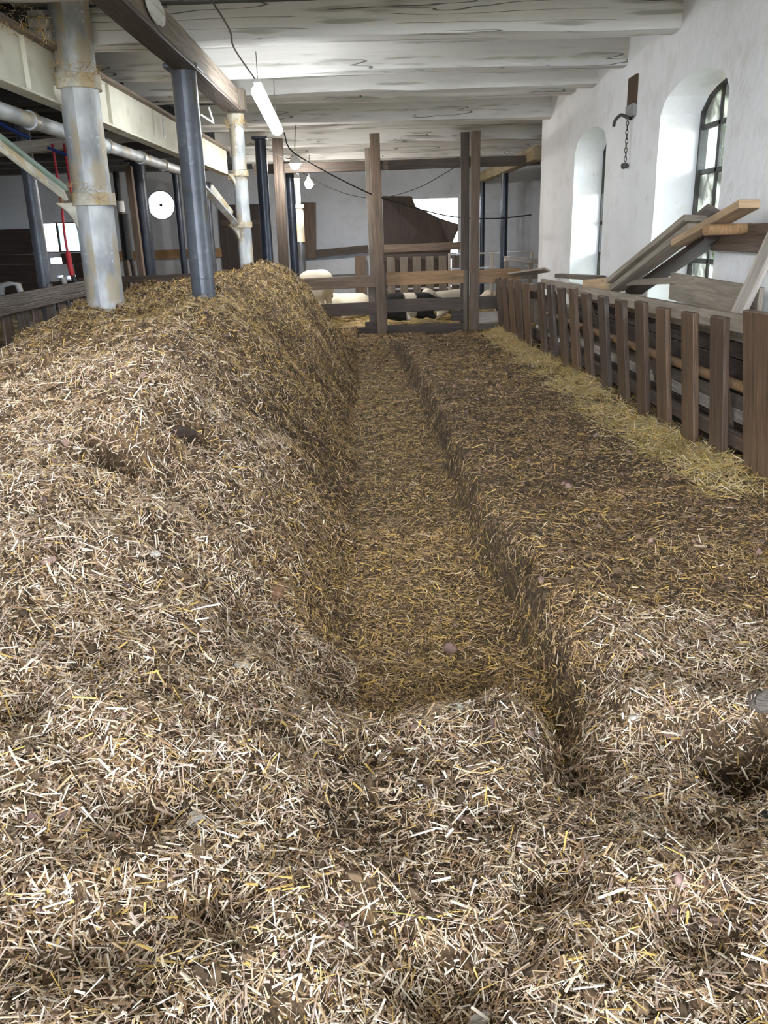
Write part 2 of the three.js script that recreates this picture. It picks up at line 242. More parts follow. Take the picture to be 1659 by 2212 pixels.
const sZ = (z, x = 0) => { z += lip(x); return sZ0(z); };
const sZ0 = (z) => sstep(-12.6, -11.4, z) * (1 - sstep(-2.7, -2.2, z));
function ground(x, z) {
  const edge = (fbm(z * 3, 1, 61, 3) - 0.5) * 0.09, L = xl(z) + edge, Rr = xr(z) + (fbm(z * 2.6, 7, 62, 3) - 0.5) * 0.12;
  const k = sZ(z, x), base = -0.21 * k;
  const cl = 0.075 * (fbm(x * 2.2, z * 2.2, 71, 3) - 0.5) * 2, mid = (fbm(x * 8, z * 8, 72, 2) - 0.5), fine = (fbm(x * 26, z * 26, 73, 2) - 0.5);
  let y, rough = 1;
  if (x < L) {
    const t = L - x, W = WW(z), u = t / W, H = HH(z), S = u < 1 ? Math.sin(u * Math.PI / 2) : 1;
    y = base + (H - base) * Math.pow(S, lerp(1.14, 1.25, sstep(-3.5, -2, z)));
    if (u > 1) y -= BACK(z) * (t - W) + 0.02 * Math.sin((t - W) * 5);
    y -= sstep(2.35, 3.0, -x) * 0.55 * clamp(H * 1.2);
    rough = 1.35;
  } else y = 0;
  if (x >= L) {
    const inT = sstep(L - 0.001, L + 0.03, x) * 1, r = 1 - sstep(Rr, Rr + 0.09, x);
    y = base * (x < Rr + 0.1 ? r * inT + (1 - inT) : 0);
    rough = x > Rr ? lerp(0.55, 1.1, sstep(-3.6, -2.2, z)) : 0.75;
    y += 0.03 * Math.exp(-(((x - Rr - 0.22) / 0.16) ** 2)) * k;
  }
  y -= 0.1 * sstep(-12.1, -13.3, z) * (x > L ? 1 : 0.4);
  // narrow gully that carries the trench on towards the viewer, and the dug hole at the right
  y -= 0.17 * Math.exp(-(((x - lerp(0.62, 0.5, sstep(-2.6, -1.8, z))) / 0.09) ** 2)) * sstep(-2.75, -2.4, z) * (1 - sstep(-2.02, -1.78, z));
  y -= 0.24 * sstep(0.82, 0.9, x) * (1 - sstep(1.5, 1.7, x)) * sstep(-2.22, -2.08, z) * (1 - sstep(-1.96, -1.84, z));
  y += (x > 0.7 ? 0.05 * sstep(-2.4, -2.2, z) * (1 - sstep(-2.2, -2.1, z)) : 0);
  // small hollows dug into the near slope of the heap
  for (const [hx, hz, r, d] of HOLES) { const q = ((x - hx) ** 2 + (z - hz) ** 2) / (r * r); if (q < 4) y -= d * Math.exp(-q * q * 1.2); }
  return y + cl * rough * (x > L && x < Rr ? 0.5 : 1) + 0.075 * mid * rough * (x < L || z > -2.6 ? 1 : 0.6) + 0.02 * fine;
}
const HOLES = [[-0.88, -3.68, 0.13, 0.2], [-1.07, -3.3, 0.10, 0.17], [-0.95, -3.95, 0.09, -0.06], [-0.4, -4.4, 0.12, 0.1], [-1.5, -3.0, 0.1, 0.12], [-0.62, -4.9, 0.1, 0.1], [-1.7, -3.9, 0.12, 0.12], [-0.75, -3.7, 0.12, 0.08], [-0.35, -1.35, 0.1, 0.06], [0.1, -1.25, 0.12, 0.08], [-0.55, -1.6, 0.1, 0.05], [0.35, -1.5, 0.1, 0.06], [-0.1, -1.75, 0.09, 0.05], [0.62, -1.35, 0.1, 0.07], [-0.8, -2.1, 0.1, 0.06], [0.05, -2.05, 0.08, 0.04], [-0.2, -1.12, 0.1, 0.09], [0.75, -1.7, 0.12, 0.07], [0.5, -1.1, 0.08, 0.07], [-0.65, -1.25, 0.12, 0.08], [-1.0, -1.9, 0.14, 0.08], [0.25, -1.75, 0.07, 0.05], [-0.3, -2.0, 0.07, 0.05], [-1.0, -2.9, 0.12, 0.07], [-0.9, -1.0, 0.1, 0.08], [1.0, -1.4, 0.12, 0.08], [-1.9, -4.4, 0.2, 0.1], [-0.55, -5.3, 0.12, 0.07], [-0.5, -3.2, 0.1, 0.06]];
function normalAt(x, z, e = 0.03) { return V(ground(x - e, z) - ground(x + e, z), 2 * e, ground(x, z - e) - ground(x, z + e)).normalize(); }
// 0 heap and forked-over front, coloured paler as if daylit, 1 cleared strip, 2 trampled platform
const zone = (x, z) => (x < xl(z) || z > -2.4 + 0.5 * (fbm(x * 2.5, 3, 66, 3) - 0.5) - 0.9 * sstep(0.6, 1.6, x) + 0.9 * (hash(Math.round(x * 400), Math.round(z * 400), 9) - 0.5) * sstep(0.5, 0.9, x) + 0.25 * Math.exp(-(((x - 0.55) / 0.12) ** 2)) ? 0 : z > -12.4 && x < xr(z) + 0.03 ? 1 : 2);
const X0 = -3.05, X1 = 2.36, ZN = 1.12, ZF = -13.75;
const regions = ['manure_heap', 'cleared_strip', 'trampled_bedding'].map((n, i) => thing(n, [
  'tall heap of forked-over straw manure spreading into the pale loose litter in front', 'sunken cleared lane of brown litter beside the heap, coloured for low light', 'flat trampled dark bedding between the sunken lane and the slatted hay rack'][i],
  ['manure heap', 'cleared lane', 'bedding'][i], [0, 0, 0], undefined, 'stuff'));
{
  const zs = []; for (let z = ZN; z > ZF; z -= Math.max(0.014, 0.0055 * (Math.abs(z) + 0.9))) zs.push(z); zs.push(ZF);
  const xs = []; for (let x = X0; x < X1; x += (x > -1.6 && x < 1.2 ? 0.018 : 0.028)) xs.push(x); xs.push(X1);
  const nx = xs.length, pos = new Float32Array(nx * zs.length * 3), uv = new Float32Array(nx * zs.length * 2), col = new Float32Array(nx * zs.length * 3);
  zs.forEach((z, j) => xs.forEach((x, i) => {
    const k = j * nx + i, y = ground(x, z); pos.set([x, y, z], k * 3); uv.set([x * 1.7 + y * 1.1, z * 1.7 + y * 1.9], k * 2);
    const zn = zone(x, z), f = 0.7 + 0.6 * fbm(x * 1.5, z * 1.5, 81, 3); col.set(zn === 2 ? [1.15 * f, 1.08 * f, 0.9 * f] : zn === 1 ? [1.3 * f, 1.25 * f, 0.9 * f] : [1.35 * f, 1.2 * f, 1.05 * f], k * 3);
  }));
  const idx = [[], [], []];
  for (let j = 0; j < zs.length - 1; j++) for (let i = 0; i < nx - 1; i++) {
    const a = j * nx + i, b = a + 1, c = a + nx, d = c + 1, zn = zone((xs[i] + xs[i + 1]) / 2, (zs[j] + zs[j + 1]) / 2);
    idx[zn].push(a, b, d, a, d, c);
  }
  const full = new THREE.BufferGeometry(); full.setAttribute('position', new THREE.BufferAttribute(pos, 3)); full.setAttribute('uv', new THREE.BufferAttribute(uv, 2)); full.setAttribute('color', new THREE.BufferAttribute(col, 3));
  full.setIndex(idx.flat()); full.computeVertexNormals();
  idx.forEach((ix, r) => {
    const map = new Map(), P = [], N = [], U = [], C = [], I = [];
    for (const k of ix) { let m = map.get(k); if (m === undefined) { m = map.size; map.set(k, m); for (let c = 0; c < 3; c++) { P.push(pos[k * 3 + c]); N.push(full.attributes.normal.array[k * 3 + c]); C.push(col[k * 3 + c]); } U.push(uv[k * 2], uv[k * 2 + 1]); } I.push(m); }
    const g = new THREE.BufferGeometry(); g.setAttribute('position', new THREE.Float32BufferAttribute(P, 3)); g.setAttribute('normal', new THREE.Float32BufferAttribute(N, 3)); g.setAttribute('uv', new THREE.Float32BufferAttribute(U, 2)); g.setAttribute('color', new THREE.Float32BufferAttribute(C, 3)); g.setIndex(I);
    mesh('dung', g, M.dung, regions[r]);
  });
}
// straw pieces: flat split reeds and thin stalks
function reed(kind) {
  const n = kind === 2 ? 4 : 2, P = [], I = [], bend = [0.0, 0.10, 0.28, 0.03][kind], w = [0.5, 0.5, 0.4, 0.5][kind];
  for (let i = 0; i <= n; i++) { const t = i / n - 0.5, y = bend * (0.25 - t * t) * 2, tw = (kind === 3 ? 1 - 0.75 * (t + 0.5) : 1) * w; P.push(t, y * 0.5, -tw, t, y * 0.5 + 0.32, 0, t, y * 0.5, tw); }   // shallow ridged profile, x length 1, z width 1
  for (let i = 0; i < n; i++) { const a = i * 3, b = a + 3; for (let k = 0; k < 3; k++) { const p = a + k, q = a + (k + 1) % 3, r = b + k, s = b + (k + 1) % 3; I.push(p, q, s, p, s, r); } }
  I.push(0, 2, 1); const e = n * 3; I.push(e, e + 1, e + 2);
  const g = new THREE.BufferGeometry(); g.setAttribute('position', new THREE.Float32BufferAttribute(P, 3)); g.setIndex(I); const q = g.toNonIndexed(); q.computeVertexNormals(); return q;
}
const REEDS = [0, 1, 2, 3].map(reed);
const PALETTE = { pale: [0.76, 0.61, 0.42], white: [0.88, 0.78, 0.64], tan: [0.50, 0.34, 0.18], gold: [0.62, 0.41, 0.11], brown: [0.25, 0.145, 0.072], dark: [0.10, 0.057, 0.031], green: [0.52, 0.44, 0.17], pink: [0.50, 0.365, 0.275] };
const MIX = [  // front paler as lit; lane, platform and rear carry warm low light in colour
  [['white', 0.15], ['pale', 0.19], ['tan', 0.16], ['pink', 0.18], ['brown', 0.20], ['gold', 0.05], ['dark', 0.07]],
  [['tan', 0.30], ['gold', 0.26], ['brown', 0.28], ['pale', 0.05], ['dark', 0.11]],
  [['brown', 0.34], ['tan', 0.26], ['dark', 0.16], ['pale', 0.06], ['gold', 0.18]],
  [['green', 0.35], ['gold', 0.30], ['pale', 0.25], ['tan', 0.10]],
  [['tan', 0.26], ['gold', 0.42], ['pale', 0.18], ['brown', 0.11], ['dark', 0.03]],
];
function pick(mix, r) { let a = r(); for (const [k, w] of mix) { if ((a -= w) <= 0) return PALETTE[k]; } return PALETTE.tan; }
const UPV = V(0, 1, 0);
function scatter(parent, name, spots, r, opts) {   // spots: [x, y, z, nx, ny, nz, mix, size]
  const per = [[], [], [], []]; for (const s of spots) per[Math.floor(r() * 4)].push(s);
  const q1 = new THREE.Quaternion(), q2 = new THREE.Quaternion(), q3 = new THREE.Quaternion(), m = new THREE.Matrix4(), c = new THREE.Color();
  per.forEach((list, k) => {
    if (!list.length) return;
    const im = new THREE.InstancedMesh(REEDS[k], M.straw, list.length); im.name = name; im.castShadow = im.receiveShadow = true; im.userData.kind = 'stuff';
    list.forEach((s, i) => {
      q1.setFromUnitVectors(UPV, V(s[3], s[4], s[5])); q2.setFromAxisAngle(UPV, r() * 6.283); q3.setFromAxisAngle(V(0, 0, 1), (r() - 0.35) * opts.tilt * (r() < 0.12 ? 2.2 : 1));
      const e = new THREE.Quaternion().setFromAxisAngle(V(1, 0, 0), (r() - 0.5) * 1.6);
      const len = (opts.l0 + (opts.l1 - opts.l0) * Math.pow(r(), 2.2)) * s[7], wid = (opts.w0 + (opts.w1 - opts.w0) * Math.pow(r(), 1.7)) * Math.sqrt(s[7]);
      m.compose(V(s[0], s[1], s[2]), q1.multiply(q2).multiply(q3).multiply(e), V(len, wid * 0.7, wid)); im.setMatrixAt(i, m);
      const p = pick(s[6], r), b = 0.75 + 0.5 * r(); im.setColorAt(i, c.setRGB(p[0] * b, p[1] * b, p[2] * b));
    });
    parent.add(im);
  });
}
{
  const r = rng(4242), spots = [[], [], []], fresh = [];
  const fovOK = (x, z) => z < 0.4 && Math.abs(x) < 0.62 * (Math.abs(z) + 0.8) + 0.7;
  // density falls with distance from where one stands, as single straws stop counting
  const strip = (z0, z1, per) => {
    const area = (X1 - X0) * (z1 - z0), n = Math.round(area * per);
    for (let i = 0; i < n; i++) {
      const x = X0 + r() * (X1 - X0), z = -(z0 + r() * (z1 - z0)); if (!fovOK(x, z)) continue;
      const zn = zone(x, z), d = Math.abs(z), big = 0.85 + 0.05 * d;
      const patch = fbm(x * 2.6, z * 2.6, 91, 3);
      const keep = zn === 0 ? 0.55 + 0.8 * sstep(0.3, 0.6, patch) : zn === 1 ? 0.7 + 0.6 * patch : 0.5 + 0.8 * sstep(0.4, 0.7, patch);
      if (r() > keep) continue;
      const n_ = normalAt(x, z), y = ground(x, z), lift = -0.006 + 0.03 * Math.pow(r(), 2.5) * (zn === 0 ? 1.3 : 0.7);
      const rack = zn === 2 && x > xr(z) + 0.5 ? 0.8 * sstep(-4.3, -5.2, z) * sstep(1.35, 1.85, x + 0.3 * (fbm(x * 3, z * 3, 95, 2) - 0.5)) : 0;
      const mix = rack > r() ? MIX[3] : zn === 0 ? (z < -2.9 && r() < 0.9 * sstep(0.55, 0.15, xl(z) - x + 0.3 * (patch - 0.5)) ? MIX[1] : r() < sstep(-4.2, -6.2, z + 1.2 * (patch - 0.5)) ? MIX[4] : MIX[0]) : MIX[zn];  // darker lane mix low on the right flank stands in for its shade
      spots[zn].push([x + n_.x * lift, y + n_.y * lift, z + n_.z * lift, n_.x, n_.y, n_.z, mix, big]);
    }
  };
  strip(-0.9, 1.0, 3500); strip(1.0, 2.0, 38000); strip(2.0, 3.0, 32000); strip(3.0, 4.5, 21000); strip(4.5, 7, 9500); strip(7, 10, 6500); strip(10, 13.7, 4000);
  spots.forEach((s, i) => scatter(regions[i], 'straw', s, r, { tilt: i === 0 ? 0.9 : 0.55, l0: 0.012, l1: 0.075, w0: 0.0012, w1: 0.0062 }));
  // fresh long straw dropped along the foot of the hay rack
  const f = thing('fresh_straw', 'fresh yellowish straw dropped along the foot of the slatted hay rack', 'straw', [0, 0, 0], undefined, 'stuff'), fs = [];
  for (let i = 0; i < 16000; i++) {
    const z = -4.3 - Math.pow(r(), 1.1) * 8.6, out = Math.abs(r() + r() - 1) * 0.42 * (0.5 + 0.9 * fbm(z * 1.2, 4, 97, 2)), x = rackX(z) + 0.06 - out; if (x > 2.3 || r() > 0.25 + 1.3 * sstep(0.4, 0.62, fbm(z * 1.8, x * 1.8, 96, 3))) continue;
    const n_ = normalAt(x, z), hgt = 0.10 * Math.exp(-((out / 0.2) ** 2)) * r() * (0.3 + fbm(z * 2.2, 9, 98, 2));
    fs.push([x, ground(x, z) + 0.004 + hgt, z, n_.x, n_.y, n_.z, MIX[3], 1.2]);
  }
  scatter(f, 'straw', fs, r, { tilt: 0.8, l0: 0.04, l1: 0.2, w0: 0.002, w1: 0.005 });
  // clods of dung lying in the litter
  const cg = [0, 1, 2].map((k) => { const g = new THREE.IcosahedronGeometry(0.5, 2); const p = g.attributes.position; for (let i = 0; i < p.count; i++) { const f2 = 0.25 + 1.4 * fbm(p.getX(i) * 5 + 7 + p.getZ(i) * 3, p.getY(i) * 5 + p.getZ(i) * 3 + k * 9, 700 + k, 2); p.setXYZ(i, p.getX(i) * f2, p.getY(i) * f2 * 0.7, p.getZ(i) * f2); } const w = mergeVertices(g); w.computeVertexNormals(); return w; });
  regions.forEach((reg, zn) => {
    const per = [[], [], []];
    for (let i = 0; i < [40000, 9000, 16000][zn]; i++) {
      const z = 0.2 - 13.6 * Math.pow(r(), 1.7), x = X0 + r() * (X1 - X0); if (zone(x, z) !== zn || !fovOK(x, z)) continue;
      const s = (0.008 + 0.03 * Math.pow(r(), 3)) * (0.8 + 0.03 * Math.abs(z)); per[i % 3].push([x, ground(x, z) + s * (r() * 0.5 - 0.1), z, s]);
    }
    per.forEach((list, k) => {
      const im = new THREE.InstancedMesh(cg[k], M.clod, list.length); im.name = 'clod'; im.castShadow = im.receiveShadow = true; im.userData.kind = 'stuff';
      const m = new THREE.Matrix4(), q = new THREE.Quaternion(), e = new THREE.Euler(), c = new THREE.Color();
      list.forEach((s, i) => { e.set(r() * 6, r() * 6, r() * 6); m.compose(V(s[0], s[1], s[2]), q.setFromEuler(e), V(s[3] * (0.7 + r()), s[3], s[3] * (0.7 + r()))); im.setMatrixAt(i, m); const b = 0.5 + r(), g2 = r() < 0.15 ? 1.7 : 1; im.setColorAt(i, c.setRGB(0.14 * b * g2, 0.09 * b * g2, (0.048 + (g2 > 1 ? 0.025 : 0)) * b * g2)); });
      reg.add(im);
    });
  });
}
function rackX(z) { return 2.06 + 0.037 * (z + 4.54); }   // line of the hay rack's top rail

// ------------------------------------------------------------------ hay rack along the right wall
{
  const rk = thing('hay_rack', 'long brown slatted hay rack in front of the white wall, its tall end board nearest', 'hay rack', [2.06, 0, -4.54]);
  const O = [2.06, 0, -4.54], P = (x, y, z) => [x - O[0], y - O[1], z - O[2]];
  const zs = [-5.01, -5.46, -5.93, -6.38, -6.86, -7.35, -7.87, -8.33, -8.79, -9.25, -9.73], mats = [M.slat, M.slatB, M.slatB, M.slat, M.slat, M.slatC, M.slat, M.slatB, M.slat, M.slatC, M.slat];
  const ty = (z) => 0.93 - 0.008 * (-4.54 - z);
  zs.forEach((z, i) => { const x = rackX(z) - 0.03, top = ty(z) - 0.02 - 0.03 * hash(i, 4, 4), lean = 0.10 + 0.02 * (hash(i, 1, 4) - 0.5); bar('slat', P(x + lean, -0.10, z - 0.01 + 0.03 * (hash(i, 2, 4) - 0.5)), P(x, top, z), 0.17, 0.04, mats[i], rk, V(0.1, 0, 1), 0.004); });
  bar('end_board', P(rackX(-4.54) + 0.08, -0.12, -4.5), P(rackX(-4.54) - 0.04, 0.97, -4.5), 0.30, 0.04, M.slatB, rk, V(0.1, 0, 1));
  bar('end_board', P(rackX(-4.54) + 0.17, -0.12, -4.72), P(rackX(-4.54) + 0.05, 0.93, -4.72), 0.10, 0.05, M.slat, rk, V(0.1, 0, 1));
  bar('top_rail', P(rackX(-4.6) + 0.02, 0.875, -4.6), P(rackX(-9.8) + 0.02, ty(-9.8) - 0.045, -9.85), 0.10, 0.045, M.grey, rk);
  bar('rail', P(rackX(-4.6) + 0.13, 0.16, -4.6), P(rackX(-9.8) + 0.13, 0.16, -9.85), 0.10, 0.04, M.brown, rk);
  const pole = cyl(0.032, 5.2, 12); pole.rotateZ(Math.PI / 2); span(mesh('pole', pole, M.orange, rk), P(rackX(-4.6) + 0.09, 0.50, -4.6), P(rackX(-9.8) + 0.09, 0.50, -9.85));
  const X = 2.29; [[0.76, 0.10, M.grey], [0.655, 0.10, M.darker], [0.50, 0.2, M.darker], [0.345, 0.09, M.greyDark], [0.255, 0.085, M.greyLight], [0.06, 0.29, M.darker]].forEach(([y, w, m2]) => bar('back_board', P(X, y, -4.6), P(X - 0.07, y - 0.02, -9.8), w, 0.03, m2, rk));
  for (const z of [-5.2, -6.6, -8.1, -9.5]) bar('brace', P(2.30, 0.02, z - 0.1), P(rackX(z) + 0.05, 0.82, z), 0.06, 0.03, M.brown, rk, V(0, 0, 1));
  const r2 = thing('hay_rack', 'short far section of the slatted rack, five leaning slats beside the pen fence', 'hay rack', [1.8, 0, -11.4]);
  const O2 = [1.8, 0, -11.4], P2 = (x, y, z) => [x - O2[0], y - O2[1], z - O2[2]];
  [-10.75, -11.25, -11.72, -12.2, -12.65].forEach((z, i) => { const x = 1.845 + (z + 10.75) * 0.04; bar('slat', P2(x + 0.06, -0.1, z + 0.14), P2(x, 0.83 - 0.05 * (i / 4) - (i === 0 ? 0.04 : 0), z), 0.17, 0.028, [M.slatB, M.slat, M.slatB, M.slat, M.slatC][i], r2, V(0.25, 0, 1)); });
  bar('slat', P2(1.95, -0.1, -10.0), P2(1.92, 0.66, -10.0), 0.07, 0.03, M.slatC, r2, V(0.1, 0, 1));
  bar('top_rail', P2(1.90, 0.76, -10.4), P2(1.80, 0.70, -12.75), 0.09, 0.04, M.slatB, r2); bar('rail', P2(1.98, 0.2, -10.2), P2(1.88, 0.2, -12.7), 0.12, 0.03, M.darker, r2);
  bar('back_board', P2(2.1, 0.45, -10.0), P2(2.05, 0.45, -12.7), 0.4, 0.03, M.greyDark, r2);
}
// timber lying on and behind the rack
plank('plank', 'weathered plank leaning up from the rack, topmost of the paired planks', 'plank', [2.10, 0.97, -7.6], [2.215, 1.465, -6.1], 0.17, 0.045, M.grey, V(1, 0, 0.1));
plank('plank', 'lower plank of the leaning pair, its pale edge under the topmost', 'plank', [2.11, 0.905, -7.6], [2.19, 1.405, -6.0], 0.13, 0.05, M.grey, V(1, 0, 0.1));
plank('plank', 'wide dark plank leaning behind the pair, nearer the white wall', 'plank', [2.235, 0.88, -7.5], [2.285, 1.34, -5.9], 0.15, 0.04, M.darker, V(1, 0, 0.1));
plank('plank', 'thick plank with a pale sawn end sticking up highest in front of the window', 'plank', [2.17, 1.30, -6.25], [2.20, 1.525, -5.2], 0.13, 0.05, M.pale, V(1, 0, 0.1));
plank('plank', 'short dark plank crossing just behind the pale sawn one', 'plank', [2.27, 1.36, -6.5], [2.33, 1.52, -6.1], 0.10, 0.04, M.greyDark, V(-0.75, 0.2, -0.5));
{ const g = cyl(0.034, 0.32, 14); g.rotateZ(Math.PI / 2); tag(span(mesh('wooden_pole', g, M.orange), [2.04, 1.385, -5.42], [2.34, 1.385, -5.5]), 'short round orange-brown pole end under the leaning planks', 'pole'); }
plank('board', 'wide dark-stained board fixed level behind the planks', 'board', [2.33, 1.33, -6.05], [2.33, 1.33, -4.6], 0.17, 0.03, M.brown);
plank('board', 'broad silver-grey board leaning upright at the near end of the rack', 'board', [2.16, 0.86, -5.14], [2.28, 1.52, -4.86], 0.17, 0.035, M.greyLight, V(0, 0.3, 1));
plank('board', 'low wide grey-brown board standing on edge along the rack', 'board', [2.26, 0.98, -6.62], [2.24, 0.96, -5.0], 0.20, 0.03, M.grey);
plank('board', 'narrow level batten under the leaning planks', 'batten', [2.1, 0.95, -7.65], [2.26, 1.03, -6.45], 0.05, 0.03, M.grey);
plank('board', 'loose board lying on the far rack beside the corner of the white wall', 'board', [1.86, 0.84, -12.1], [2.22, 0.93, -11.3], 0.1, 0.03, M.grey, V(0, 0.3, 1));
plank('board', 'weathered ledge board under the second window', 'board', [2.16, 0.90, -10.3], [2.32, 0.93, -8.95], 0.05, 0.1, M.greyDark);
plank('block', 'pale block of wood standing on the rack top beside the leaning planks', 'wood block', [2.0, 0.90, -8.1], [2.1, 0.93, -7.7], 0.13, 0.16, M.pale);
// recess drawn as a plate in its shade colour, hook and chain on the white wall
{
  const h = thing('wall_hook', 'dark plate painted as a shaded recess, with a hook and hanging chain on the white wall between the windows', 'hook', [XW, 2.46, -8.38]);
  mesh('plate', uvm(new RoundedBoxGeometry(0.05, 0.26, 0.25, 1, 0.01), 1), M.recessShade, h).position.set(0, 0.13, 0);
  mesh('lower_plate', uvm(new RoundedBoxGeometry(0.07, 0.11, 0.25, 1, 0.01), 1), M.hoop, h).position.set(0, -0.03, 0);
  mesh('hook', tubeG([[-0.03, -0.1, -0.05], [-0.05, -0.07, 0.05], [-0.08, -0.05, 0.10], [-0.12, -0.09, 0.14], [-0.13, -0.14, 0.14]].map(([x, y, z]) => [x, y, -z]), 0.015, 16, 8), M.iron, h);
  for (let i = 0; i < 9; i++) { const g = new THREE.TorusGeometry(0.018, 0.005, 6, 12); g.scale(0.7, 1.25, 1); const l = mesh('link', g, M.iron, h); l.position.set(-0.035, -0.13 - i * 0.038, -0.02 + 0.006 * Math.sin(i * 2)); l.rotation.y = i % 2 ? 1.5 : 0.2; }
  mesh('link', lumpy(new THREE.IcosahedronGeometry(0.03, 2), 0.03, 30, 9), M.iron, h).position.set(-0.035, -0.49, -0.03);
}

// ------------------------------------------------------------------ pillars, girders, pipes on the left
function pillar(label, x, z, y0, y1, r, collars, mat = M.pillar, cmat = M.dusty) {
  const t = thing('steel_pillar', label, 'pillar', [x, y0, z]);
  mesh('shaft', lumpy(cyl(r, y1 - y0, 28), 0.004, 9, serial++), mat, t).position.y = (y1 - y0) / 2;
  for (const [cy, ch, br] of collars) {
    mesh('collar', lumpy(cyl(r * 1.17, ch, 28), 0.018, 14, serial++), cmat, t).position.y = cy - y0;
    if (br) { // gusset under the collar, on the camera-left side
      const s = new THREE.Shape(); s.moveTo(0, 0); s.lineTo(-br, 0); s.quadraticCurveTo(-br * 0.3, -br * 0.35, 0, -br * 1.5); s.closePath();
      const g = new THREE.ExtrudeGeometry(s, { depth: 0.05, bevelEnabled: true, bevelSize: 0.008, bevelThickness: 0.008, bevelSegments: 1 }); g.translate(-r * 0.8, cy - y0 - ch / 2 + 0.02, -0.025); g.rotateY(0.5);
      mesh('gusset', uvm(g, 1), cmat, t);
    }
  }
  return t;
}
pillar('thick dusty grey pillar with two collars rising out of the heap, nearest of all', -2.2, -6.95, 0.2, 3.1, 0.145, [[2.55, 0.1, 0.14], [1.73, 0.09, 0.16]]);
pillar('slim pale pillar with two dirty collars standing under the block of the ceiling girder', -1.4, -9.35, 0.4, 2.62, 0.075, [[2.57, 0.1, 0], [2.06, 0.06, 0.08], [1.555, 0.055, 0.1]]);
const SP = 'plain steel posts';
function post(label, x, z, y0, y1, w, mat, group) { const t = thing('steel_post', label, 'post', [x, y0, z], group); mesh('shaft', uvm(lumpy(cyl(w / 2, y1 - y0, 30), 0.003, 6, serial++), 1), mat, t).position.y = (y1 - y0) / 2; mesh('head_plate', boxG(w * 1.35, 0.03, w * 1.35), mat, t).position.y = y1 - y0 - 0.015; return t; }
post('dark scuffed steel post between the two collared pillars, under the ceiling girder', -1.4, -6.93, 0.3, 2.64, 0.185, M.post);
post('dark blue-black steel post just left of the timber gate post', -1.4, -11.2, 0.2, 2.6, 0.14, M.postBlue);
post('dark steel post just behind the left timber gate post, beside the pale wrapped pipe', -1.4, -14.8, -0.1, 2.6, 0.14, M.postBlue);
post('slim dark post right of the double gate post, farther of two under the sloping beam', 2.4, -19.9, -0.1, 2.55, 0.11, M.postBlue);
post('dark post under the sloping beam, closer to the white wall corner', 2.4, -16.5, -0.1, 2.5, 0.13, M.postBlue);
post('tall pale-edged steel post left of the bright rectangular window', -4.3, -11.2, -0.1, 2.9, 0.17, M.post);
post('blue-black steel post directly left of the round glowing fan', -4.1, -15.6, -0.1, 2.75, 0.26, M.postBlue);
post('slender dark post right of the round glowing fan', -3.9, -17.6, -0.1, 2.7, 0.13, M.postBlue);
post('grey far post left of the slim collared pillar', -3.6, -19.2, -0.1, 2.6, 0.12, M.post);
plank('timber_post', 'thin brown timber post left of the dark wrapped tool', 'post', [-4.3, -0.1, -14.9], [-4.33, 2.55, -15.1], 0.10, 0.08, M.brown, V(0, 0, 1));
plank('timber_post', 'brown timber post strapped to the blue-black post by the fan', 'post', [-3.95, -0.1, -14.6], [-4.02, 2.6, -14.75], 0.12, 0.1, M.brown, V(0, 0, 1));
{ // pale wrapped pipe behind the gate post
  const t = thing('wrapped_pipe', 'pale upright pipe with a thick wrapped sleeve at mid height beside the gate', 'pipe', [-1.43, -0.1, -16.5]);
  mesh('pipe', cyl(0.045, 2.9, 14), M.galv, t).position.y = 1.45; mesh('sleeve', lumpy(cyl(0.085, 0.62, 18), 0.02, 12, 4), M.dusty, t).position.y = 1.75; mesh('band', lumpy(cyl(0.1, 0.06, 18), 0.01, 12, 5), M.girder, t).position.y = 2.07; mesh('lower_pipe', cyl(0.075, 1.3, 16), M.post, t).position.y = 0.75;
}
{ // long painted girder
  const t = thing('steel_girder', 'long cream-painted steel girder sloping away behind the collared pillars', 'girder', [-2.36, 2.58, -9.5]);
  const z0 = 5.5, z1 = -4.9;
  bar('web', [0, 0, z0], [0, 0, z1], 0.36, 0.03, M.girder, t); bar('flange', [0, 0.185, z0], [0, 0.185, z1], 0.03, 0.16, M.girderDark, t); bar('flange', [0, -0.185, z0], [0, -0.185, z1], 0.02, 0.12, M.girder, t);
  for (const z of [3.2, 1.35, -2.4]) { bar('stiffener', [0.03, -0.17, z], [0.03, 0.16, z], 0.035, 0.012, M.girder, t, V(1, 0, 0)); }
  bar('clip', [0.08, -0.1, -0.45], [0.08, 0.13, -0.45], 0.02, 0.03, M.galv, t, V(1, 0, 0));
}
{ // girder under the ceiling beams
  const t = thing('ceiling_girder', 'brown timber-clad girder running just under the whitewashed beams on dark posts', 'girder', [-1.36, 2.72, -6]);
  rough('girder', [0, 0, 6.5], [-0.02, 0, -3.0], 0.20, 0.14, M.girderDark, t, 0.008);
  rough('lower_plate', [0, -0.10, 6.5], [-0.02, -0.10, -3.0], 0.03, 0.18, M.dark, t, 0.006);
  bar('block', [-0.04, -0.06, -3.42], [-0.04, 0.14, -3.42], 0.2, 0.17, M.grey, t, V(1, 0, 0));
  for (const [z, x] of [[2.2, 0.09], [1.4, 0.08], [0.3, 0.075]]) mesh('plaster_patch', lumpy(new THREE.SphereGeometry(0.09, 16, 10).scale(0.25, 0.9, 2.6), 0.03, 8, serial++), M.lime, t).position.set(x, 0.01, z);
}
